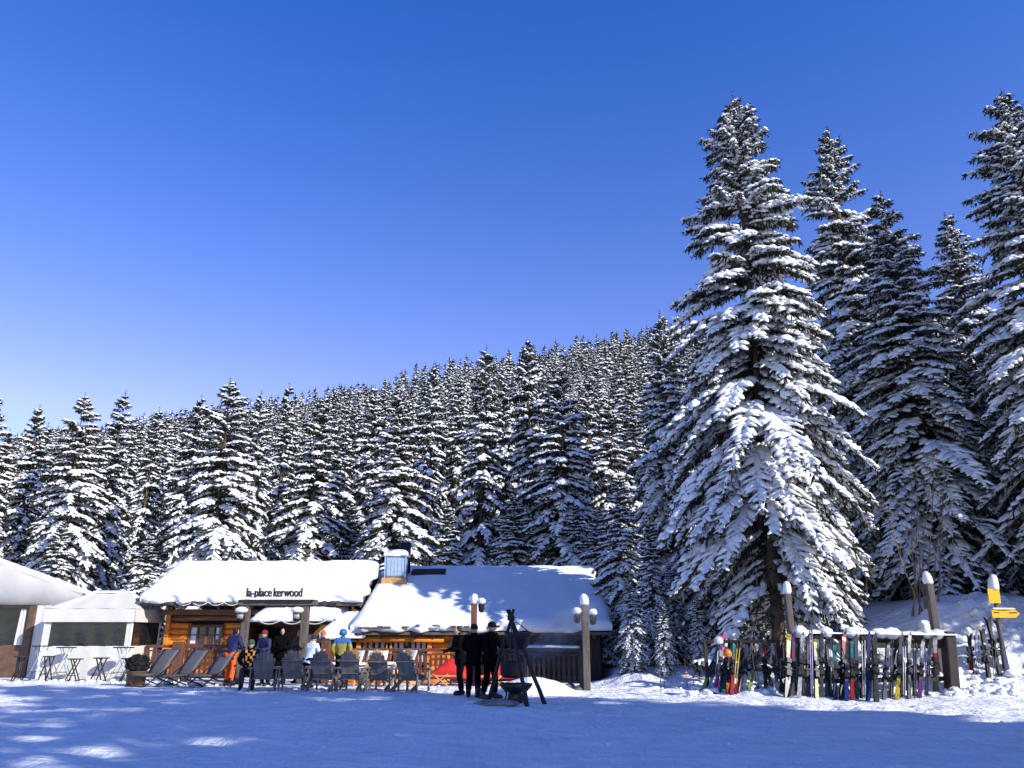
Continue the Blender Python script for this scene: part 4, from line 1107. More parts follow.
# ================================================================== fire tripod
def fire_place():
    c = G(516, 703); Yc = c.y
    apex = P(511, 618, Yc)
    feet = [G(488, 701), G(527, 706.5), G(545, 704)]
    t = thing('log_tripod', 'dark wooden pole tripod over the fire bowl beside the black-clad group', 'tripod', (c.x, c.y, c.z))
    for i, f in enumerate(feet):
        d = (apex-f); e = f+d*(1.10)+V3(.0, (i-1)*.07, 0)
        m = MB(); pts = [f+(e-f)*q+V3(.012*math.sin(q*9+i), .01*math.cos(q*7+i), -.06*(q == 0)) for q in np.linspace(0, 1, 9)]
        m.tube(pts, [.052-.016*q for q in np.linspace(0, 1, 9)], 9); m.build('pole', 'iron', t)
    m = MB(); m.lathe([(.075, -.06), (.09, -.03), (.09, .03), (.075, .06)], apex, 12); m.build('lashing', 'iron', t)
    m = MB(); pot = P(512, 661, Yc)
    m.tube([apex-V3(0, 0, .05), pot+V3(0, 0, .20)], .012, 6); m.build('chain', 'iron', t)
    # dark basket hanging high in the tripod
    b = P(518, 640, Yc-.02); h = thing('hanging_basket', 'black basket hung high between the tripod poles above the cauldron', 'basket', b)
    m = MB(); m.lathe([(.16, -.20), (.25, -.14), (.30, .10), (.33, .16), (.30, .17), (.26, .10), (.15, -.12)], n=18); m.build('bowl', 'iron', h, raw=True)
    m = MB(); m.tube([(-.3, 0, .15), (-.12, 0, .34), (-.05, 0, .42), (.12, 0, .30), (.3, 0, .15)], .012, 6); m.build('handle', 'iron', h, raw=True)
    # cauldron
    k = thing('cauldron', 'black cylindrical cauldron hanging on a chain over the fire bowl', 'cauldron', P(511.5, 669, Yc))
    m = MB(); m.lathe([(.10, -.20), (.22, -.18), (.265, -.12), (.275, .12), (.29, .15), (.29, .17), (.262, .17), (.25, .10), (.22, -.12), (.05, -.15)], n=22); m.build('pot', 'iron', k, raw=True)
    m = MB(); m.tube([(-.28, 0, .14), (-.24, 0, .28), (-.1, 0, .37), (.1, 0, .37), (.24, 0, .28), (.28, 0, .14)], .012, 6); m.build('handle', 'iron', k, raw=True)
    # fire bowl
    f = thing('fire_bowl', 'black iron fire bowl on bent legs with ash below the cauldron', 'fire bowl', c)
    zb = P(512, 685, Yc).z-c.z
    m = MB(); m.lathe([(.12, zb-.17), (.28, zb-.13), (.37, zb-.03), (.40, zb+.03), (.385, zb+.035), (.34, zb-.03), (.24, zb-.10), (.05, zb-.12)], n=24); m.build('bowl', 'iron', f, raw=True)
    for i in range(4):
        a = R(35+90*i); d = V3(math.cos(a), math.sin(a), 0)
        MB().tube([d*.30+V3(0, 0, zb-.12), d*.27+V3(0, 0, zb*.55), d*.30+V3(0, 0, .1), d*.36+V3(0, 0, -.02)], .022, 7).build('leg', 'iron', f, raw=True)
    m = MB(); random.seed(2)
    for i in range(7): m.tube([(random.uniform(-.16, .16), random.uniform(-.12, .12), zb*.12+.03*i), (random.uniform(-.16, .16), random.uniform(-.12, .12), zb*.12+.03*i+.02)], .04, 7)
    m.lathe([(.16, -.02), (.17, zb*.5), (.10, zb*.6), (.05, zb-.14)], n=12); m.build('ember_pan', 'ash', f, raw=True)
    # ash-grey trodden snow beside the fire
    s = thing('stone_slab', 'flat grey stone slab lying in the snow below the fire bowl', 'slab', G(497, 705))
    m = MB(); m.ell((0, 0, .03), (.52, .30, .09), 18, 6, jit=.12); m.build('slab', 'stone', s, raw=True)
fire_place()

# ================================================================== ski rack
def build_rack():
    gR = G(954, 690); YR = gR.y; gL = V3(fwd(797, 21.9), 21.9, 0)
    t = thing('ski_rack', 'long snow-topped timber ski rack with a thick dark right end post', 'ski rack', ((gR.x+gL.x)/2, (YR+gL.y)/2, 0))
    a = V3(fwd(797, 21.9, 636), 21.9, P(797, 636, 21.9).z); b = V3(gR.x, YR, P(950, 638, YR).z)
    u = (b-a); rz = math.atan2(u.y, u.x); rm = Matrix.Rotation(rz, 3, 'Z'); un = u.normalized(); nrm = V3(-un.y, un.x, 0).normalized()
    m = MB()
    m.bar(a, b, .10, .15); m.build('top_rail', 'timber_dark', t)
    m = MB(); k = a.lerp(b, .45)
    m.bar(k+nrm*.08-V3(0, 0, .10), b+nrm*.08-V3(0, 0, .10), .06, .36); m.build('back_board', 'timber_dark', t)
    m = MB(); m.bar(a-V3(0, 0, 1.15)+nrm*.1, b-V3(0, 0, 1.05)+nrm*.1, .08, .12); m.build('low_rail', 'timber_dark', t)
    for q in (0, .36, .68):
        p = a.lerp(b, q)+nrm*.10; g = gz(p.x, p.y); MB().box((p.x, p.y, (g+p.z)/2-.1), (.16, .16, p.z-g+.2), rm).build('post', 'timber_grey', t)
    MB().box((gR.x, YR-.02, (gR.z+b.z+.12)/2-.05), (.30, .30, b.z+.12-gR.z+.2), rm @ Matrix.Rotation(R(5), 3, 'Y')).build('end_post', 'timber_dark', t)
    m = MB(); m.slab(a+V3(0, 0, .07)-nrm*.16, tuple(u+un*.25), tuple(nrm*.34), .07, 160, 10, edge=.16, noise=.20, seed=2.7, e0=.1, wob=.16, nsc=1.5); m.build('snow_cap', 'snow', t)
    random.seed(12)
    for q in (.02, .19, .36, .55, .63, .87, .94):
        p = a.lerp(b, q)+V3(0, -.03, .10); MB().ell(p, (random.uniform(.14, .26), .17, random.uniform(.12, .19)), 14, 9, jit=.22).build('snow_clump', 'snow', t)
    # left, lower rack hidden under the skis
    a2 = G(712, 690)+V3(0, .45, 0); b2 = G(788, 691)+V3(0, .45, 0)
    t2 = thing('ski_rack', 'low dark rail rack under the crowded colourful skis at the left', 'ski rack', (a2+b2)/2)
    for q in (0, .5, 1):
        p = a2.lerp(b2, q); MB().box((p.x, p.y, p.z+.6), (.09, .09, 1.4)).build('post', 'timber_dark', t2)
    m = MB(); m.bar(a2+V3(0, 0, 1.25), b2+V3(0, 0, 1.25), .07, .09); m.build('top_rail', 'timber_dark', t2)
    m = MB(); m.bar(a2+V3(0, 0, .5), b2+V3(0, 0, .5), .06, .08); m.build('low_rail', 'timber_dark', t2)
    return a, b, a2, b2
RA, RB, RA2, RB2 = build_rack()
lamp_post('tall grey snow-capped post behind the left end of the long ski rack', 797, 690, 593, Y=22.4, w=.17, matn='timber_grey', cap=.32)
lamp_post('tall grey snow-capped post standing by the dark right end post of the ski rack', 945, 690, 583, Y=23.6, w=.20, matn='timber_grey', cap=.34)

# ---- skis.  A pair stands on its tails; local Z runs along the ski
def ski_outline(L, w, n=22):
    L0 = L-.16; out = []
    for i in range(n+1):
        s_ = i/n; z = L*s_
        ww = w*(.78+.30*(2*s_-1)**2)
        if s_ > .9: ww *= math.sqrt(max(0, 1-((s_-.9)/.1)**2))*.98+.02
        if s_ < .04: ww *= .75+.25*s_/.04
        bend = .0 if s_ < .86 else .10*((s_-.86)/.14)**2
        camber = .012*math.sin(math.pi*min(1, s_/.86))
        out.append((z, ww/2, bend-camber))
    return out
def ski_mat(c):
    n = 'ski_'+c
    if n in MAT: return MAT[n]
    k = CLR[c]; d = tuple(v*.18+.004 for v in k) if max(k) > .12 else tuple(v*.4+.05 for v in k)
    return mat(n, k, .35, color2=d, vscale=6, stretch=(5, 1, 1.5))
def ski_pair(name, label, base, top, c1, c2, c3, w=.085, group=None, spin=0., L=None, single=False):
    d = top-base; Ln = L or d.length; z = d.normalized()
    x = Vector((math.cos(spin), math.sin(spin), 0)); x = (x-z*x.dot(z)).normalized(); y = z.cross(x)
    t = thing(name, label, 'snowboard' if single else 'skis', base, 0, group)
    t.rotation_euler = Matrix((x, y, z)).transposed().to_euler()
    for sgn in ((1,) if single else (-1, 1)):
        o = ski_outline(Ln, w); m = MB(); vs = []; fs = []; n = len(o)-1
        for (zz, hw, b) in o:
            yy = sgn*(.014+max(0, b)+.012+(b if b < 0 else 0)*.5)
            for px, py in ((-hw, 0), (hw, 0), (hw, .013), (-hw, .013)): vs.append((px, yy+sgn*py, zz))
        mi = []
        for i in range(n):
            for q in range(4): fs.append([i*4+q, i*4+(q+1) % 4, (i+1)*4+(q+1) % 4, (i+1)*4+q])
        fs += [[0, 1, 2, 3], [n*4, n*4+1, n*4+2, n*4+3]]
        for i in range(n):
            s_ = i/n; k = 0 if s_ > .64 else (1 if .30 < s_ <= .64 else 2)
            if s_ > .92 and c1 != c2: k = 1
            for q in range(4): m_ = k; mi.append(m_)
        mi += [2, 0]
        m.v = vs; m.f = [tuple(f) for f in fs]; m.m = mi; m.sm = [False]*len(fs)
        sk = m.build('board' if single else 'ski', [ski_mat(c) for c in (c1, c2, c3)], t, raw=True)
        m = MB(); yb = sgn*(.014+.012+.013+.024); zc = Ln*.46
        m.box((0, yb+sgn*.006, zc+.17), (w*1.05, .065, .12)); m.box((0, yb+sgn*.012, zc-.15), (w*1.15, .078, .15)); m.box((0, yb, zc-.02), (w*1.5, .015, .05)); m.box((0, yb-sgn*.012, zc), (w*.55, .02, .40)); m.box((0, yb+sgn*.03, zc-.11), (w*.45, .03, .05))
        m.build('binding', 'frame_black', sk, raw=True)
    return t
CLR = dict(black=(.010, .010, .012), white=(.48, .48, .48), grey=(.075, .075, .085), red=(.34, .016, .016), yellow=(.52, .40, .03), lime=(.28, .38, .03), magenta=(.38, .02, .19), blue=(.015, .035, .19), sky=(.30, .46, .75), navy=(.015, .02, .09), teal=(.02, .22, .20), orange=(.70, .18, .02), purple=(.11, .04, .17), lilac=(.40, .32, .55), green=(.03, .22, .06), brown=(.12, .07, .05), pink=(.70, .10, .30))
SKG = 'skis leaning at the ski racks'
skis = [ # u base, v base, u top, v top, c1 top, c2 middle, c3 tail, width, label
 (702, 692, 717, 640, 'white', 'grey', 'lime', .085, 'white skis with lime green tails, leftmost and leaning right'),
 (709, 692, 720, 643, 'grey', 'white', 'sky', .085, 'grey skis with pale blue tails next to the lime-tailed pair'),
 (715, 694, 723, 632, 'pink', 'white', 'magenta', .09, 'skis with pink tips and magenta tails in the left cluster'),
 (720.5, 692, 725, 652, 'red', 'white', 'green', .08, 'white skis with red tips and green tails just right of the magenta tails'),
 (727.5, 694, 729.5, 654, 'yellow', 'yellow', 'orange', .085, 'short yellow skis with orange tails in the left cluster'),
 (731.5, 695, 735.5, 633, 'teal', 'brown', 'red', .085, 'skis with teal tips and red tails leaning in the left cluster'),
 (736, 694, 745, 644, 'white', 'pink', 'red', .08, 'white and pink skis with red tails leaning right, at the left cluster edge'),
 (740, 692, 748, 636, 'black', 'grey', 'white', .08, 'black tipped grey skis behind the white and pink pair'),
 (750, 690, 758.5, 637, 'white', 'yellow', 'lime', .09, 'white tipped yellow skis with lime tails leaning right'),
 (772, 686, 757, 636, 'white', 'grey', 'black', .085, 'white tipped dark skis crossing to the left at the peak of the lean'),
 (766, 689, 763.5, 632, 'red', 'grey', 'black', .10, 'wide red tipped skis standing right of the crossed white pair'),
 (778, 689, 769.5, 636, 'white', 'red', 'grey', .085, 'white tipped skis with red waists leaning left'),
 (786.5, 697, 787, 631, 'yellow', 'black', 'black', .11, 'black skis with broad yellow tips at the rack left end'),
 (792, 696, 792.5, 634, 'purple', 'red', 'black', .085, 'purple tipped skis with red waists beside the broad yellow tips'),
 (799, 698, 800.5, 634, 'white', 'grey', 'white', .095, 'pale white upright skis in front of the left tall post'),
 (806, 696, 806, 637, 'black', 'black', 'grey', .08, 'black skis right of the pale white upright pair'),
 (816.5, 698, 816, 632, 'lime', 'black', 'lime', .085, 'black skis edged with lime at tip and tail'),
 (821.5, 697, 821.5, 634, 'black', 'grey', 'black', .09, 'black skis with grey waists right of the lime edged pair'),
 (827, 696, 826.5, 635, 'black', 'black', 'teal', .09, 'black skis with teal tails left of the teal tipped pair'),
 (835.5, 700, 834, 641, 'teal', 'black', 'navy', .09, 'teal tipped skis with navy tails'),
 (841.5, 700, 841.5, 630, 'red', 'black', 'black', .10, 'black skis with bright red tips in the middle of the rack'),
 (846.5, 701, 846, 640, 'black', 'grey', 'blue', .085, 'grey skis with blue tails right of the bright red tips'),
 (852, 700, 851.5, 640, 'teal', 'black', 'red', .085, 'dark skis with red tails in the middle of the rack'),
 (857, 699, 857.5, 637, 'grey', 'grey', 'brown', .085, 'grey skis with brown tails left of the navy pair'),
 (868, 701, 868, 631, 'navy', 'navy', 'blue', .09, 'navy blue upright skis right of the middle of the rack'),
 (876.5, 702, 876.5, 632, 'black', 'black', 'black', .105, 'wide all black skis right of the navy pair'),
 (884, 699, 885, 640, 'grey', 'navy', 'grey', .075, 'narrow grey skis with navy waists'),
 (897, 700, 899, 633, 'grey', 'black', 'yellow', .085, 'grey tipped black skis with yellow tails'),
 (909, 699, 907.5, 634, 'white', 'grey', 'grey', .075, 'narrow white tipped grey skis right of the yellow tails'),
 (919.5, 698, 920.5, 636, 'white', 'grey', 'purple', .085, 'white tipped skis with purple tails near the right end of the rack'),
 (936, 692, 931.5, 631, 'white', 'red', 'black', .10, 'skis striped white, red and black hanging nearest the dark end post'),
]
for (u0, v0, u1, v1, c1, c2, c3, w, lab) in skis:
    u1 += random.uniform(-3, 3); v1 += random.uniform(-2, 6)
    b = G(u0, v0, 15, 30)
    if u0 < 784:
        rl = RA2.lerp(RB2, (u0-712)/76.); top = P(u1, v1, rl.y+.06)
    else:
        q = (u1-797)/(954-797.); top = P(u1, v1, RA.lerp(RB, q).y-.10)
    ski_pair('pair_of_skis', lab, b-(top-b).normalized()*.05, top, c1, c2, c3, w*1.12, SKG, spin=random.uniform(-.35, .35))
# right of the rack, stuck in the bank
for (u0, v0, u1, v1, c1, c2, c3, w, lab, sp1) in [(972, 674, 969, 633, 'black', 'white', 'red', .085, 'short red and white skis stuck in the bank right of the end post', False), (989, 678, 981.5, 627, 'black', 'white', 'black', .12, 'black skis leaning left in the bank, under the yellow square sign', False),
                                     (1000, 676, 987, 616, 'black', 'black', 'black', .11, 'tall all black skis leaning left behind the sign post', False)]:
    b = G(u0, v0, 15, 30); top = P(u1, v1, b.y+.25)
    ski_pair('pair_of_skis', lab, b, top, c1, c2, c3, w, 'skis stuck in the bank right of the rack', .3)
b = G(1009, 672, 15, 30); ski_pair('snowboard', 'slim black snowboard leaning in the bank at the foot of the yellow arrow sign', b, P(998, 619, b.y+.25), 'black', 'black', 'navy', .22, None, .5, single=True)

# ---- ski poles, in pairs
def pole_pair(label, ua, va, ub, vb, ub2, col, gap=.10, group=None, dy=.15, grip='frame_black'):
    a = G(ua, va, 15, 30); top = P(ub, vb, a.y+dy)
    t = thing('pair_of_ski_poles', label, 'ski poles', a, 0, group)
    for i, off in enumerate((0, 1)):
        p = a+V3(gap*off, .02*off, -.08); q = top+V3((P(ub2, vb, a.y+dy).x-top.x)*off, 0, .02*off)
        m = MB(); m.tube([p, q], .011, 6); s_ = m.build('shaft', flat('pole_'+col, CLR[col], .35), t)
        d = (q-p).normalized(); m = MB(); m.tube([q-d*.02, q+d*.05, q+d*.12, q+d*.13], [.014, .019, .017, .008], 7); m.build('grip', grip, s_)
        m = MB(); m.lathe([(.012, .0), (.045, .01), (.045, .016), (.012, .03)], p+d*.14, 10); m.build('basket', 'frame_black', s_)
    return t
PG = 'pairs of ski poles by the racks'
pole_pair('thin grey ski poles stuck upright alone in the snow, leftmost', 661, 690, 659.5, 646, 664, 'grey', .09, PG)
pole_pair('orange ski poles stuck in the bank left of the ski cluster', 687.5, 688, 684.5, 657, 690, 'orange', .21, PG)
for i, (ua, va, ub, vb, ub2, c, lab) in enumerate([(713, 691, 718, 650, 721, 'white', 'white ski poles among the magenta tails'), (733, 692, 737, 648, 740, 'yellow', 'yellow ski poles between the red tails'), (757, 690, 752, 652, 756, 'grey', 'grey ski poles left of the red tipped skis'),
      (811, 698, 810, 634, 812, 'lilac', 'lilac ski poles hanging right of the left tall post'), (831, 698, 830.5, 645, 833, 'grey', 'grey ski poles beside the teal tipped skis'), (863, 699, 862, 640, 865, 'white', 'white ski poles left of the navy skis'),
      (890, 699, 891, 645, 893, 'black', 'black ski poles right of the wide black skis'), (903, 699, 903, 646, 905.5, 'white', 'white ski poles between the yellow tails and narrow grey skis'), (914, 698, 914, 648, 916, 'grey', 'grey ski poles left of the purple tailed skis'), (926, 697, 925, 650, 928, 'navy', 'navy ski poles right of the purple tailed skis'),
      (977, 676, 975, 640, 979, 'white', 'white ski poles in the bank beside the short red skis'), (994, 682, 992, 645, 995.5, 'grey', 'grey ski poles in front of the black skis in the bank')]):
    pole_pair(lab, ua, va, ub, vb, ub2, c, .05, PG, dy=.32)

# ---- helmets and gloves hung on the skis of the left cluster
for (u, v, c, lab) in [(718.5, 641, 'white', 'white helmet hung on the leftmost ski tips'), (727.5, 653.5, 'orange', 'orange helmet hung low among the left ski tips'), (762, 640, 'black', 'black helmet hung below the red tipped skis')]:
    p = P(u, v, 21.2); t = thing('ski_helmet', lab, 'helmet', p, random.uniform(0, 3), 'helmets hung on the skis')
    t.scale = (.78,)*3
    m = MB(); m.lathe([(.125, -.10), (.14, -.03), (.135, .05), (.10, .115), (.05, .14), (.008, .147)], n=16, sq=1.2); m.build('shell', flat('shell_'+c, CLR[c], .3), t, raw=True)
    m = MB(); m.tube([(-.11, .05, -.09), (-.06, .02, -.20), (0, 0, -.24), (.06, .02, -.20), (.11, .05, -.09)], .009, 5); m.build('strap', 'frame_black', t, raw=True)

# ================================================================== yellow trail signs
def trail_sign():
    Y = 23.6; pb = G(1004, 668, 15, 30); Y = pb.y
    b = V3(fwd(1004, Y, 668), Y, gz(fwd(1004, Y, 668), Y)); zt = P(994, 589, Y).z; xt = P(994, 589, Y).x
    t = thing('trail_sign', 'snow-capped pole with a yellow square sign and a yellow arrow board', 'trail sign', b)
    m = MB(); m.tube([b-V3(0, 0, .3), V3(xt, Y, zt)], .055, 12); m.build('pole', 'timber_grey', t)
    m = MB(); snow_hat(m, (xt, Y, zt), .13, .42); m.build('snow_cap', 'snow', t)
    c = P(994, 596, Y-.09); m = MB(); m.box((c.x, c.y, c.z), (.34, .03, .40), Matrix.Rotation(.04, 3, 'Y')); s1 = m.build('square_sign', 'yellow_sign', t)
    m = MB(); g = random.Random(3)
    c = P(1007, 613.5, Y-.10); x0, x1 = P(992, 613, Y-.1).x, P(1020, 613, Y-.1).x; h = .115
    m.prism([(x0, c.y, c.z-h), (x1-.14, c.y, c.z-h), (x1, c.y, c.z), (x1-.14, c.y, c.z+h), (x0, c.y, c.z+h)], (0, .03, 0)); s2 = m.build('arrow_board', 'yellow_sign', t)
    m = MB(); x = x0+.06
    for (a, w, dz) in [(.05, .16, .03), (.50, .13, .02), (.64, .09, .025)]:
        m.box((x0+a+w/2, c.y-.004, c.z+dz), (w, .006, .03))
    m.build('faded_lettering', 'ink', s2)
    m = MB(); m.slab((x0, c.y-.03, c.z+h), (x1-x0-.14, 0, 0), (0, .09, 0), .045, 14, 6, edge=.05, noise=.01, seed=3, e0=.2); m.build('snow_cap', 'snow', t)
trail_sign()

# ================================================================== bare shrub before the shaded spruce
def bare_shrub():
    b = V3(fwd(925, 26.5), 26.5, 0); b.z = gz(b.x, b.y)
    t = thing('bare_shrub', 'leafless shrub with thin pale stems before the half shaded spruce', 'shrub', b)
    random.seed(21)
    tipsl = [(889, 500), (903, 470), (911, 455), (922, 470), (930, 440), (936, 480), (950, 470), (958, 520), (968, 560), (918, 520), (899, 540)]
    m = MB()
    for (u, v) in tipsl:
        tip = P(u, v, 26.5+random.uniform(-.6, .6)); s0 = b+V3(random.uniform(-.35, .35), random.uniform(-.2, .2), -.1)
        pts = []
        for i in range(8):
            q = i/7; p = s0.lerp(tip, q)+V3(.22*math.sin(q*3+u), .1*math.sin(q*5), .25*math.sin(q*math.pi)); pts.append(p)
        m.tube(pts, [.024*(1-.75*i/7) for i in range(8)], 6)
        for k in (3, 4, 5, 6):
            d = V3(random.uniform(-1, 1), random.uniform(-.5, .5), random.uniform(.2, 1)).normalized()*random.uniform(.3, .8)
            e = pts[k]+d; m.tube([pts[k], pts[k].lerp(e, .5)+V3(0, 0, .05), e], [.011, .008, .004], 5)
    m.build('stems', 'twig', t)
bare_shrub()

# second layer of darker skis between the others
more = [(724, 691, 731, 639, 'black', 'lilac', 'navy', 'dark skis half hidden behind the yellow pair in the left cluster'), (745, 690, 751, 643, 'navy', 'black', 'grey', 'dark navy tipped skis behind the lime tailed yellow pair'),
        (782, 692, 779, 640, 'black', 'white', 'black', 'black skis with white waists left of the broad yellow tips'), (803, 696, 803.5, 640, 'brown', 'black', 'black', 'brown tipped skis between the pale white and black pairs'),
        (811, 697, 811.5, 641, 'black', 'purple', 'black', 'black skis with purple waists behind the lilac poles'), (831, 697, 831, 643, 'grey', 'black', 'black', 'black skis with grey tips behind the teal tailed pair'),
        (862, 698, 862, 641, 'black', 'grey', 'black', 'dark skis between the brown tailed and navy pairs'), (872, 698, 872.5, 643, 'green', 'black', 'black', 'green tipped black skis behind the navy pair'),
        (891, 697, 892, 644, 'black', 'navy', 'black', 'dark skis behind the black poles'), (903, 697, 903, 643, 'black', 'brown', 'black', 'brown waisted dark skis right of the yellow tails'),
        (914.5, 696, 914, 642, 'navy', 'black', 'grey', 'navy tipped dark skis left of the purple tails'), (926, 695, 926, 643, 'black', 'grey', 'navy', 'black tipped skis just right of the purple tails')]
for (u0, v0, u1, v1, c1, c2, c3, lab) in more:
    u1 += random.uniform(-5, 5); v1 += random.uniform(-5, 5)
    b = G(u0, v0, 15, 30)
    if u0 < 784: top = P(u1, v1, RA2.lerp(RB2, (u0-712)/76.).y+.02)
    else: top = P(u1, v1, RA.lerp(RB, (u1-797)/157.).y-.08)
    ski_pair('pair_of_skis', lab, b-(top-b).normalized()*.05, top, c1, c2, c3, .085, SKG, spin=random.uniform(-.7, .7))

# ================================================================== people
def skin_mesh(verts, edges, radii, root=0, sub=2):
    me = bpy.data.meshes.new('tmp'); me.from_pydata([tuple(v) for v in verts], edges, [])
    o = bpy.data.objects.new('tmp', me); COL.objects.link(o)
    md = o.modifiers.new('s', 'SKIN'); md.use_smooth_shade = True
    for i, r in enumerate(radii):
        r = r if hasattr(r, '__len__') else (r, r)
        me.skin_vertices[0].data[i].radius = r
    for i in range(len(verts)): me.skin_vertices[0].data[i].use_root = (i == root)
    sb = o.modifiers.new('d', 'SUBSURF'); sb.levels = sub; sb.render_levels = sub
    dg = bpy.context.evaluated_depsgraph_get(); r = bpy.data.meshes.new_from_object(o.evaluated_get(dg))
    vs = [v.co.copy() for v in r.vertices]; fs = [tuple(p.vertices) for p in r.polygons]
    bpy.data.objects.remove(o); bpy.data.meshes.remove(me); bpy.data.meshes.remove(r)
    return vs, fs
def pose_stand(step=.0, lean=0., arm='down', hold=0):
    J = dict(pel=(0, 0, .93), wai=(0, -.01-lean*.3, 1.10), che=(0, .0-lean*.8, 1.33), nek=(0, -lean, 1.49), hed=(0, -.02-lean*1.05, 1.62))
    for s, n in ((-1, 'l'), (1, 'r')):
        J['hip'+n] = (.10*s, 0, .90); J['kne'+n] = (.115*s, -.04-step*s*.5, .50); J['ank'+n] = (.13*s, .02-step*s, .09); J['toe'+n] = (.15*s, -.16-step*s, .045)
        J['sho'+n] = (.20*s, .0-lean*.95, 1.43)
        if arm == 'down': J['elb'+n] = (.27*s, .04-lean, 1.16); J['wri'+n] = (.26*s, -.08-lean, .92)
        elif arm == 'front': J['elb'+n] = (.27*s, -.03-lean, 1.17); J['wri'+n] = (.13*s, -.28-lean, 1.13)
        elif arm == 'reach': J['elb'+n] = (.26*s, -.10-lean, 1.18) if s > 0 else (.27*s, .03-lean, 1.16); J['wri'+n] = (.24*s, -.36-lean, 1.20) if s > 0 else (.25*s, -.10-lean, .93)
        elif arm == 'pocket': J['elb'+n] = (.31*s, .09-lean, 1.16); J['wri'+n] = (.21*s, -.06-lean, .97)
    return J
def pose_sit(lean=.05, fwd_=0.):
    J = dict(pel=(0, .05, .50), wai=(0, .03-fwd_*.3, .68), che=(0, .04-fwd_*.8, .90), nek=(0, .01-fwd_, 1.06), hed=(0, -.02-fwd_*1.1, 1.19))
    for s, n in ((-1, 'l'), (1, 'r')):
        J['hip'+n] = (.10*s, .02, .48); J['kne'+n] = (.15*s, -.42, .52); J['ank'+n] = (.15*s, -.46, .09); J['toe'+n] = (.17*s, -.64, .045)
        J['sho'+n] = (.20*s, .02-fwd_*.95, 1.0); J['elb'+n] = (.28*s, -.06-fwd_, .76); J['wri'+n] = (.17*s, -.28-fwd_*.8, .66)
    return J
def head_mesh(mb, c, yaw=0., mi_skin=0, mi_eye=1, sz=1.):
    nu, nv = 20, 14; vs = []; fs = []; rm = Matrix.Rotation(yaw, 3, 'Z')
    for j in range(nv+1):
        th = math.pi*j/nv
        for k in range(nu):
            ph = 2*math.pi*k/nu; x = math.sin(th)*math.cos(ph); y = math.sin(th)*math.sin(ph); z = math.cos(th)
            p = V3(x*.076, y*.095, z*.118)
            if z < 0: p.x *= 1+.28*z; p.y *= 1+.12*z            # jaw narrows
            if y < 0:
                a = max(0, -y)
                nose = math.exp(-((x/.16)**2+((z+.12)/.20)**2)); p.y -= .026*nose*a
                eye = math.exp(-(((abs(x)-.36)/.16)**2+((z-.06)/.12)**2)); p.y += .010*eye
                chin = math.exp(-((x/.3)**2+((z+.85)/.2)**2)); p.y -= .012*chin
                mouth = math.exp(-((x/.3)**2+((z+.50)/.05)**2)); p.y += .005*mouth
            vs.append(c+rm @ (p*sz))
    for j in range(nv):
        for k in range(nu): fs.append([j*nu+k, (j+1)*nu+k, (j+1)*nu+(k+1) % nu, j*nu+(k+1) % nu])
    mb.add(vs, fs, mi_skin, True)
    for s in (-1, 1):
        mb.ell(c+rm @ (V3(.030*s, -.082, .008)*sz), (.011*sz, .006*sz, .007*sz), 8, 6, mi_eye)
        mb.ell(c+rm @ (V3(.078*s, .012, -.005)*sz), (.010*sz, .022*sz, .032*sz), 8, 6, mi_skin)
def hand_mesh(mb, w, d, side, mi=0, sz=1.):
    """A slightly curled gloved or bare hand at wrist w, pointing along d."""
    d = Vector(d).normalized(); a = d.cross(V3(0, 1, 0))
    a = (a if a.length > .1 else d.cross(V3(1, 0, 0))).normalized(); b = d.cross(a)
    w = Vector(w)
    palm = [w-d*.01, w+d*.03, w+d*.07, w+d*.095]
    for off in (-.022, -.007, .007, .022): mb.tube([p+b*off*1.2*sz for p in palm], [.018*sz, .021*sz, .020*sz, .014*sz], 7, mi)
    for i, (off, L) in enumerate(((-.030, .062), (-.010, .078), (.010, .074), (.030, .055))):
        p = w+d*.09+b*off*sz
        mb.tube([p, p+d*L*.45*sz+a*.006, p+d*L*.78*sz+a*.022, p+d*L*.92*sz+a*.040], [.0115*sz, .0105*sz, .0095*sz, .006*sz], 6, mi)
    p = w+d*.03-b*.035*sz
    mb.tube([p, p-b*.025+d*.025, p-b*.034+d*.05+a*.012, p-b*.032+d*.07+a*.02], [.013*sz, .013*sz, .011*sz, .007*sz], 6, mi)
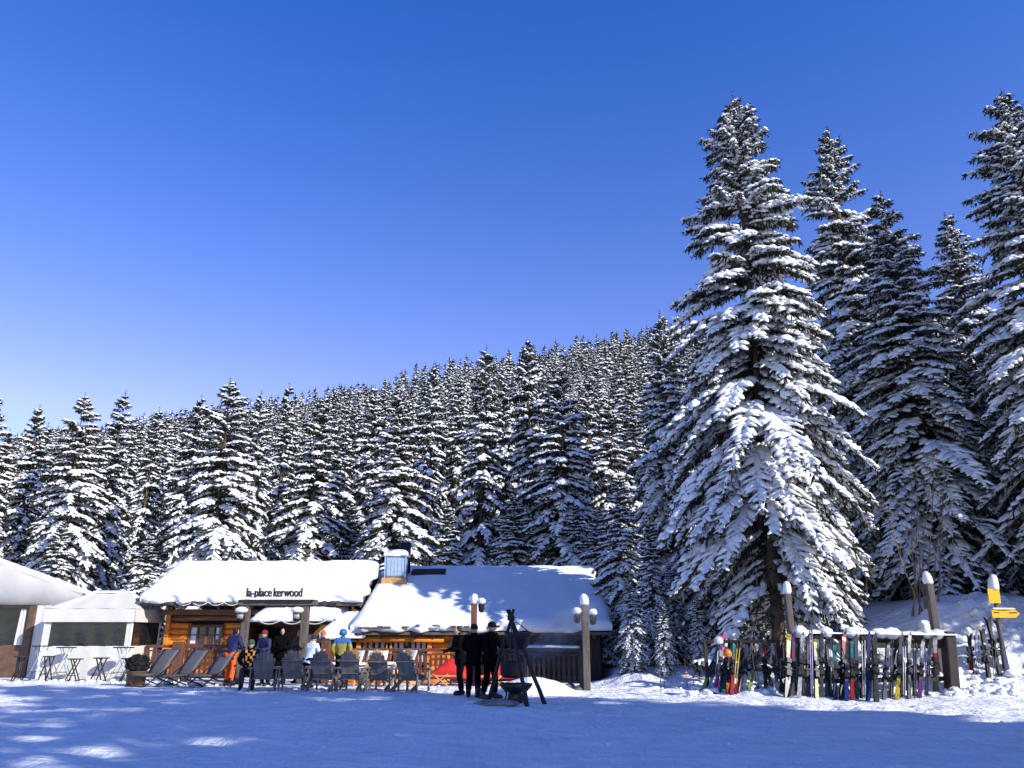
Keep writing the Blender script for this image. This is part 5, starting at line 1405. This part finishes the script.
def person(label, loc, rz, J, jacket, trousers, hat=None, hair=None, gloves='black', boots='black', yaw=0., scale=1., shoulders=None, vest=None, hood=False, group=None, hatkind='beanie', fat=1.):
    t = thing('person', label, 'person', loc, rz, group); t.scale = (scale,)*3
    J = {k: Vector(v) for k, v in J.items()}
    names = ['pel', 'wai', 'che', 'nek', 'hipl', 'knel', 'ankl', 'hipr', 'kner', 'ankr', 'shol', 'elbl', 'wril', 'shor', 'elbr', 'wrir']
    ix = {n: i for i, n in enumerate(names)}
    E = [('pel', 'wai'), ('wai', 'che'), ('che', 'nek'), ('pel', 'hipl'), ('hipl', 'knel'), ('knel', 'ankl'), ('pel', 'hipr'), ('hipr', 'kner'), ('kner', 'ankr'), ('che', 'shol'), ('shol', 'elbl'), ('elbl', 'wril'), ('che', 'shor'), ('shor', 'elbr'), ('elbr', 'wrir')]
    rad = dict(pel=(.12, .10), wai=(.115, .09), che=(.13, .10), nek=.055, hip=.078, kne=.055, ank=.04, sho=.058, elb=.042, wri=.03)
    V = [J[n] for n in names]; Rr = [rad[n if n in rad else n[:3]] for n in names]
    vs, fs = skin_mesh(V, [(ix[a], ix[b]) for a, b in E], Rr, 0, 1)
    m = MB(); m.add(vs, fs, 0, True)
    m.tube([J['nek']-V3(0, 0, .05), (J['nek']+J['hed'])/2, J['hed']-V3(0, -.01, .05)], [.06, .052, .05], 10)
    head_mesh(m, J['hed'], yaw)
    if not gloves:
        for n, s in (('l', -1), ('r', 1)): hand_mesh(m, J['wri'+n], J['wri'+n]-J['elb'+n], s)
    m.build('body', ['skin', 'ink'], t, raw=True)
    # jacket: torso and sleeves
    f = fat
    jn = ['pel', 'wai', 'che', 'col', 'shol', 'elbl', 'wril', 'shor', 'elbr', 'wrir', 'hem']
    col_ = J['nek']-V3(0, 0, .01); hem = J['pel']+(J['pel']-J['wai']).normalized()*.07
    if J['pel'].z < .7: hem = J['pel']+V3(0, .02, -.04)
    JV = dict(J, col=col_, hem=hem); ji = {n: i for i, n in enumerate(jn)}
    jr = dict(pel=(.175*f, .135*f), wai=(.165*f, .13*f), che=(.175*f, .135*f), col=.075, sho=.088*f, elb=.07*f, wri=.05, hem=(.165*f, .13*f))
    vs, fs = skin_mesh([JV[n] for n in jn], [(ji[a], ji[b]) for a, b in (('hem', 'pel'), ('pel', 'wai'), ('wai', 'che'), ('che', 'col'), ('che', 'shol'), ('shol', 'elbl'), ('elbl', 'wril'), ('che', 'shor'), ('shor', 'elbr'), ('elbr', 'wrir'))], [jr[n if n in jr else n[:3]] for n in jn], 0, 2)
    # quilting folds
    vs = [v+V3(math.sin(v.z*48+v.x*9), math.cos(v.z*44+v.y*11), 0)*.004 for v in vs]
    m = MB(); zs_ = J['che'].z-.02
    for fcs in fs: pass
    m.add(vs, fs, 0, True)
    if shoulders:
        for i, fc in enumerate(m.f):
            z = sum(m.v[k][2] for k in fc)/len(fc)
            if z > zs_: m.m[i] = 1
    if vest:
        for i, fc in enumerate(m.f):
            c = [sum(m.v[k][q] for k in fc)/len(fc) for q in range(3)]
            if abs(c[0]) < .13 and c[1] < J['che'].y and math.sin(c[2]*30+c[0]*40) > .25: m.m[i] = 1
    c1 = flat('cloth_'+jacket, CL[jacket], .75); c2 = flat('cloth_'+(shoulders or vest or jacket), CL[shoulders or vest or jacket], .75)
    jk = m.build('jacket', [c1, c2], t, raw=True)
    # a raised collar
    m = MB(); m.lathe([(.075, -.03), (.082, .02), (.078, .055), (.066, .05)], J['nek'], 14); m.build('collar', [c2 if shoulders else c1], jk, raw=True)
    if hood:
        m = MB(); m.ell(J['hed']+V3(0, .035, .015), (.115, .11, .145), 14, 10); m.build('hood', [c1], jk, raw=True)
    # trousers
    tn = ['pel', 'hipl', 'knel', 'ankl', 'hipr', 'kner', 'ankr']; ti = {n: i for i, n in enumerate(tn)}
    tr = dict(pel=(.15, .12), hip=.105, kne=.083, ank=.082)
    TV = dict(J); 
    for n in 'lr': TV['ank'+n] = J['ank'+n]+V3(0, 0, .03)
    vs, fs = skin_mesh([TV[n] for n in tn], [(ti[a], ti[b]) for a, b in (('pel', 'hipl'), ('hipl', 'knel'), ('knel', 'ankl'), ('pel', 'hipr'), ('hipr', 'kner'), ('kner', 'ankr'))], [tr[n if n in tr else n[:3]] for n in tn], 0, 2)
    m = MB(); m.add(vs, fs, 0, True); m.build('trousers', flat('cloth_'+trousers, CL[trousers], .75), t, raw=True)
    for n in 'lr':
        a, b = J['ank'+n], J['toe'+n]; d = (b-a); d.z = 0; d.normalize()
        m = MB(); m.tube([a+V3(0, 0, .16), a+V3(0, 0, .06), a-V3(0, 0, .02)], [.068, .066, .062], 10)
        m.tube([a-d*.09-V3(0, 0, .035), a+d*.02-V3(0, 0, .03), a+d*.14-V3(0, 0, .04), a+d*.21-V3(0, 0, .05)], [.045, .058, .052, .034], 10)
        m.build('boot', flat('boot_'+boots, CL[boots], .5), t, raw=True)
    if gloves:
        for n, s in (('l', -1), ('r', 1)):
            m = MB(); hand_mesh(m, J['wri'+n], J['wri'+n]-J['elb'+n], s, sz=1.2); m.build('glove', flat('cloth_'+gloves, CL[gloves], .7), t, raw=True)
    h = J['hed']; rm = Matrix.Rotation(yaw, 3, 'Z')
    if hat:
        m = MB(); kk = flat('hat_'+hat, CL[hat], .8 if hatkind != 'helmet' else .3)
        if hatkind == 'helmet': m.lathe([(.10, -.05), (.118, -.02), (.122, .05), (.10, .11), (.06, .145), (.01, .155)], h+V3(0, .012, .0), 18, sq=1.18)
        else:
            m.lathe([(.088, .0), (.097, .01), (.097, .05), (.086, .095), (.052, .13), (.01, .142)], h+V3(0, .01, .01), 16, sq=1.18)
            if hatkind == 'bobble': m.ell(h+V3(0, .01, .165), (.035, .035, .032), 10, 8, jit=.2)
            if hatkind == 'cap': m.prism([h+rm @ V3(x, -.09-.07*(1-(x/.08)**2), .03) for x in (-.08, -.05, -.02, .02, .05, .08)], (0, 0, .012))
        m.build('hat', [kk], t, raw=True)
    if hair:
        m = MB(); kk = flat('hair_'+hair, CL[hair], .7)
        m.ell(h+rm @ V3(0, .030, .022), (.088, .088, .115), 14, 10, jit=.06)
        m.build('hair', [kk], t, raw=True)
    return t
CL = dict(black=(.004, .004, .005), navy=(.012, .018, .07), royal=(.009, .013, .07), orange=(.75, .10, .015), brown=(.06, .035, .025), olive=(.26, .23, .03), blue=(.03, .13, .30), paleblue=(.42, .55, .72), white=(.7, .7, .7), red=(.16, .015, .015), green=(.03, .07, .03), amber=(.36, .17, .03), grey=(.15, .15, .16), tan=(.35, .18, .08), dark=(.02, .018, .02))
def gp(u, v, dy=0): 
    p = G(u, v, 12, 30); p.y += dy; p.z = gz(p.x, p.y); return p
def face_cam(p): return math.atan2(p.x, -p.y)*0+math.atan2(-p.x, p.y)*-1*0
# rz = 0: facing the viewer; rz = pi: back to the viewer
TG = 'people on the terrace'
p = gp(228, 686); person('person in a blue jacket and orange trousers, back turned, by the deck loungers', p, math.pi*.88, pose_stand(.06, .10, 'front'), 'royal', 'orange', hair='black', gloves='black', scale=.99, group=TG)
p = gp(247, 689); person('seated person in a green cap and amber-patterned jacket beside the orange trousers', p, .25, pose_sit(), 'black', 'dark', hat='green', hatkind='cap', vest='amber', gloves='black', scale=1.02, group=TG)
p = gp(259, 687, .5); person('person in a navy jacket and dark red hat bending behind the leftmost armchair', p, -.5, pose_stand(.0, .16, 'front'), 'navy', 'black', hat='red', scale=.93, group=TG)
p = gp(277, 685.5, .2); person('person in a black hooded jacket standing in the doorway gap, facing the viewer', p, .05, pose_stand(.03, .02, 'front'), 'black', 'black', hood=True, gloves='black', scale=.99, group=TG)
p = gp(293, 685, .5); person('person in dark brown clothes standing beside the black hooded jacket', p, -.35, pose_stand(.05, .05, 'reach'), 'brown', 'dark', hair='brown', scale=.95, group=TG)
p = gp(306, 688); person('person in a pale blue jacket leaning over beside the second armchair', p, 2.6, pose_stand(.0, .20, 'front'), 'paleblue', 'black', hat='dark', shoulders='white', gloves='grey', scale=.84, group=TG)
p = gp(317, 683.5, .4); person('person in an orange hat and black jacket farther back by the lean-to', p, .2, pose_stand(.0, .02, 'front'), 'dark', 'black', hat='orange', hatkind='bobble', gloves=None, scale=.93, group=TG)
p = gp(339.5, 687.5); person('person in an olive yellow jacket with blue shoulders and blue helmet, back to the viewer', p, math.pi-.1, pose_stand(.04, .02, 'pocket'), 'olive', 'black', hat='blue', hatkind='helmet', shoulders='blue', scale=.95, group=TG)
FG = 'black-clad group by the fire'
p = gp(460.5, 695); person('black-clad person at the left of the group, leaning towards the others', p, -1.2, pose_stand(.05, .10, 'front'), 'black', 'black', hair='black', scale=1.0, group=FG, fat=1.12)
p = gp(473, 697.5); person('black-clad person in the middle of the group, back to the viewer', p, math.pi*.95, pose_stand(.05, .03, 'front'), 'black', 'black', hat='black', scale=1.02, group=FG, fat=1.12)
p = gp(489.5, 699); person('black-clad person at the right of the group in a peaked cap, next to the tripod', p, 1.0, pose_stand(.08, .04, 'reach'), 'black', 'black', hat='black', hatkind='cap', boots='brown', scale=1.06, group=FG, fat=1.1)

# ================================================================== smoke from the fire
def smoke():
    m = bpy.data.materials.new('smoke'); m.use_nodes = True; nt = m.node_tree; N = nt.nodes; L = nt.links
    N.remove(N['Principled BSDF']); v = N.new('ShaderNodeVolumePrincipled'); v.inputs['Color'].default_value = (.9, .9, .9, 1)
    L.new(v.outputs[0], N['Material Output'].inputs['Volume'])
    tc = N.new('ShaderNodeTexCoord'); n = N.new('ShaderNodeTexNoise'); n.inputs['Scale'].default_value = 2.2; n.inputs['Detail'].default_value = 5; n.inputs['Distortion'].default_value = .9
    L.new(tc.outputs['Object'], n.inputs['Vector']); r = N.new('ShaderNodeMapRange'); r.inputs['From Min'].default_value = .42; r.inputs['From Max'].default_value = .70; r.inputs['To Max'].default_value = 3.2
    L.new(n.outputs['Fac'], r.inputs['Value'])
    ln = N.new('ShaderNodeVectorMath'); ln.operation = 'LENGTH'; L.new(tc.outputs['Object'], ln.inputs[0])
    f = N.new('ShaderNodeMapRange'); f.inputs['From Min'].default_value = .98; f.inputs['From Max'].default_value = .15; f.interpolation_type = 'SMOOTHSTEP'; L.new(ln.outputs['Value'], f.inputs['Value'])
    mu = N.new('ShaderNodeMath'); mu.operation = 'MULTIPLY'; L.new(r.outputs[0], mu.inputs[0]); L.new(f.outputs[0], mu.inputs[1]); L.new(mu.outputs[0], v.inputs['Density'])
    MAT['smoke'] = m
    c = P(557, 634, 20.6); b = MB().ell((0, 0, 0), (1, 1, 1), 20, 14)
    o = b.build('smoke', 'smoke'); o.location = c; o.scale = (1.5, .5, .62); o.rotation_euler = (0, R(-32), 0)
    tag(o, 'thin grey smoke drifting right from the cauldron fire', 'smoke', kind='stuff')
smoke()

# ================================================================== loose lumps of shovelled snow
def snow_chunks():
    g = np.random.default_rng(5); m = MB(); random.seed(8)
    spots = []
    for _ in range(170): spots.append((g.uniform(4.6, 13.5), g.uniform(21.7, 23.6), g.uniform(.03, .13)))
    for _ in range(90): spots.append((g.uniform(11.5, 17), g.uniform(22, 26), g.uniform(.05, .2)))
    for _ in range(60): spots.append((g.uniform(-17, -11), g.uniform(26.6, 28.4), g.uniform(.03, .10)))
    for _ in range(70): spots.append((g.uniform(-11, 3), g.uniform(22.4, 26), g.uniform(.02, .07)))
    for _ in range(60): spots.append((g.uniform(-3, 10), g.uniform(12, 20), g.uniform(.015, .04)))
    for x, y, r in spots:
        m.ell((x, y, gz(x, y)+r*.25), (r*g.uniform(.8, 1.4), r*g.uniform(.7, 1.2), r*g.uniform(.5, .9)), 9, 6, jit=.4)
    o = m.build('snow_lumps', 'snow_ground'); tag(o, 'loose lumps of shovelled snow lying round the rack and terrace', 'snow lumps', kind='stuff')
snow_chunks()
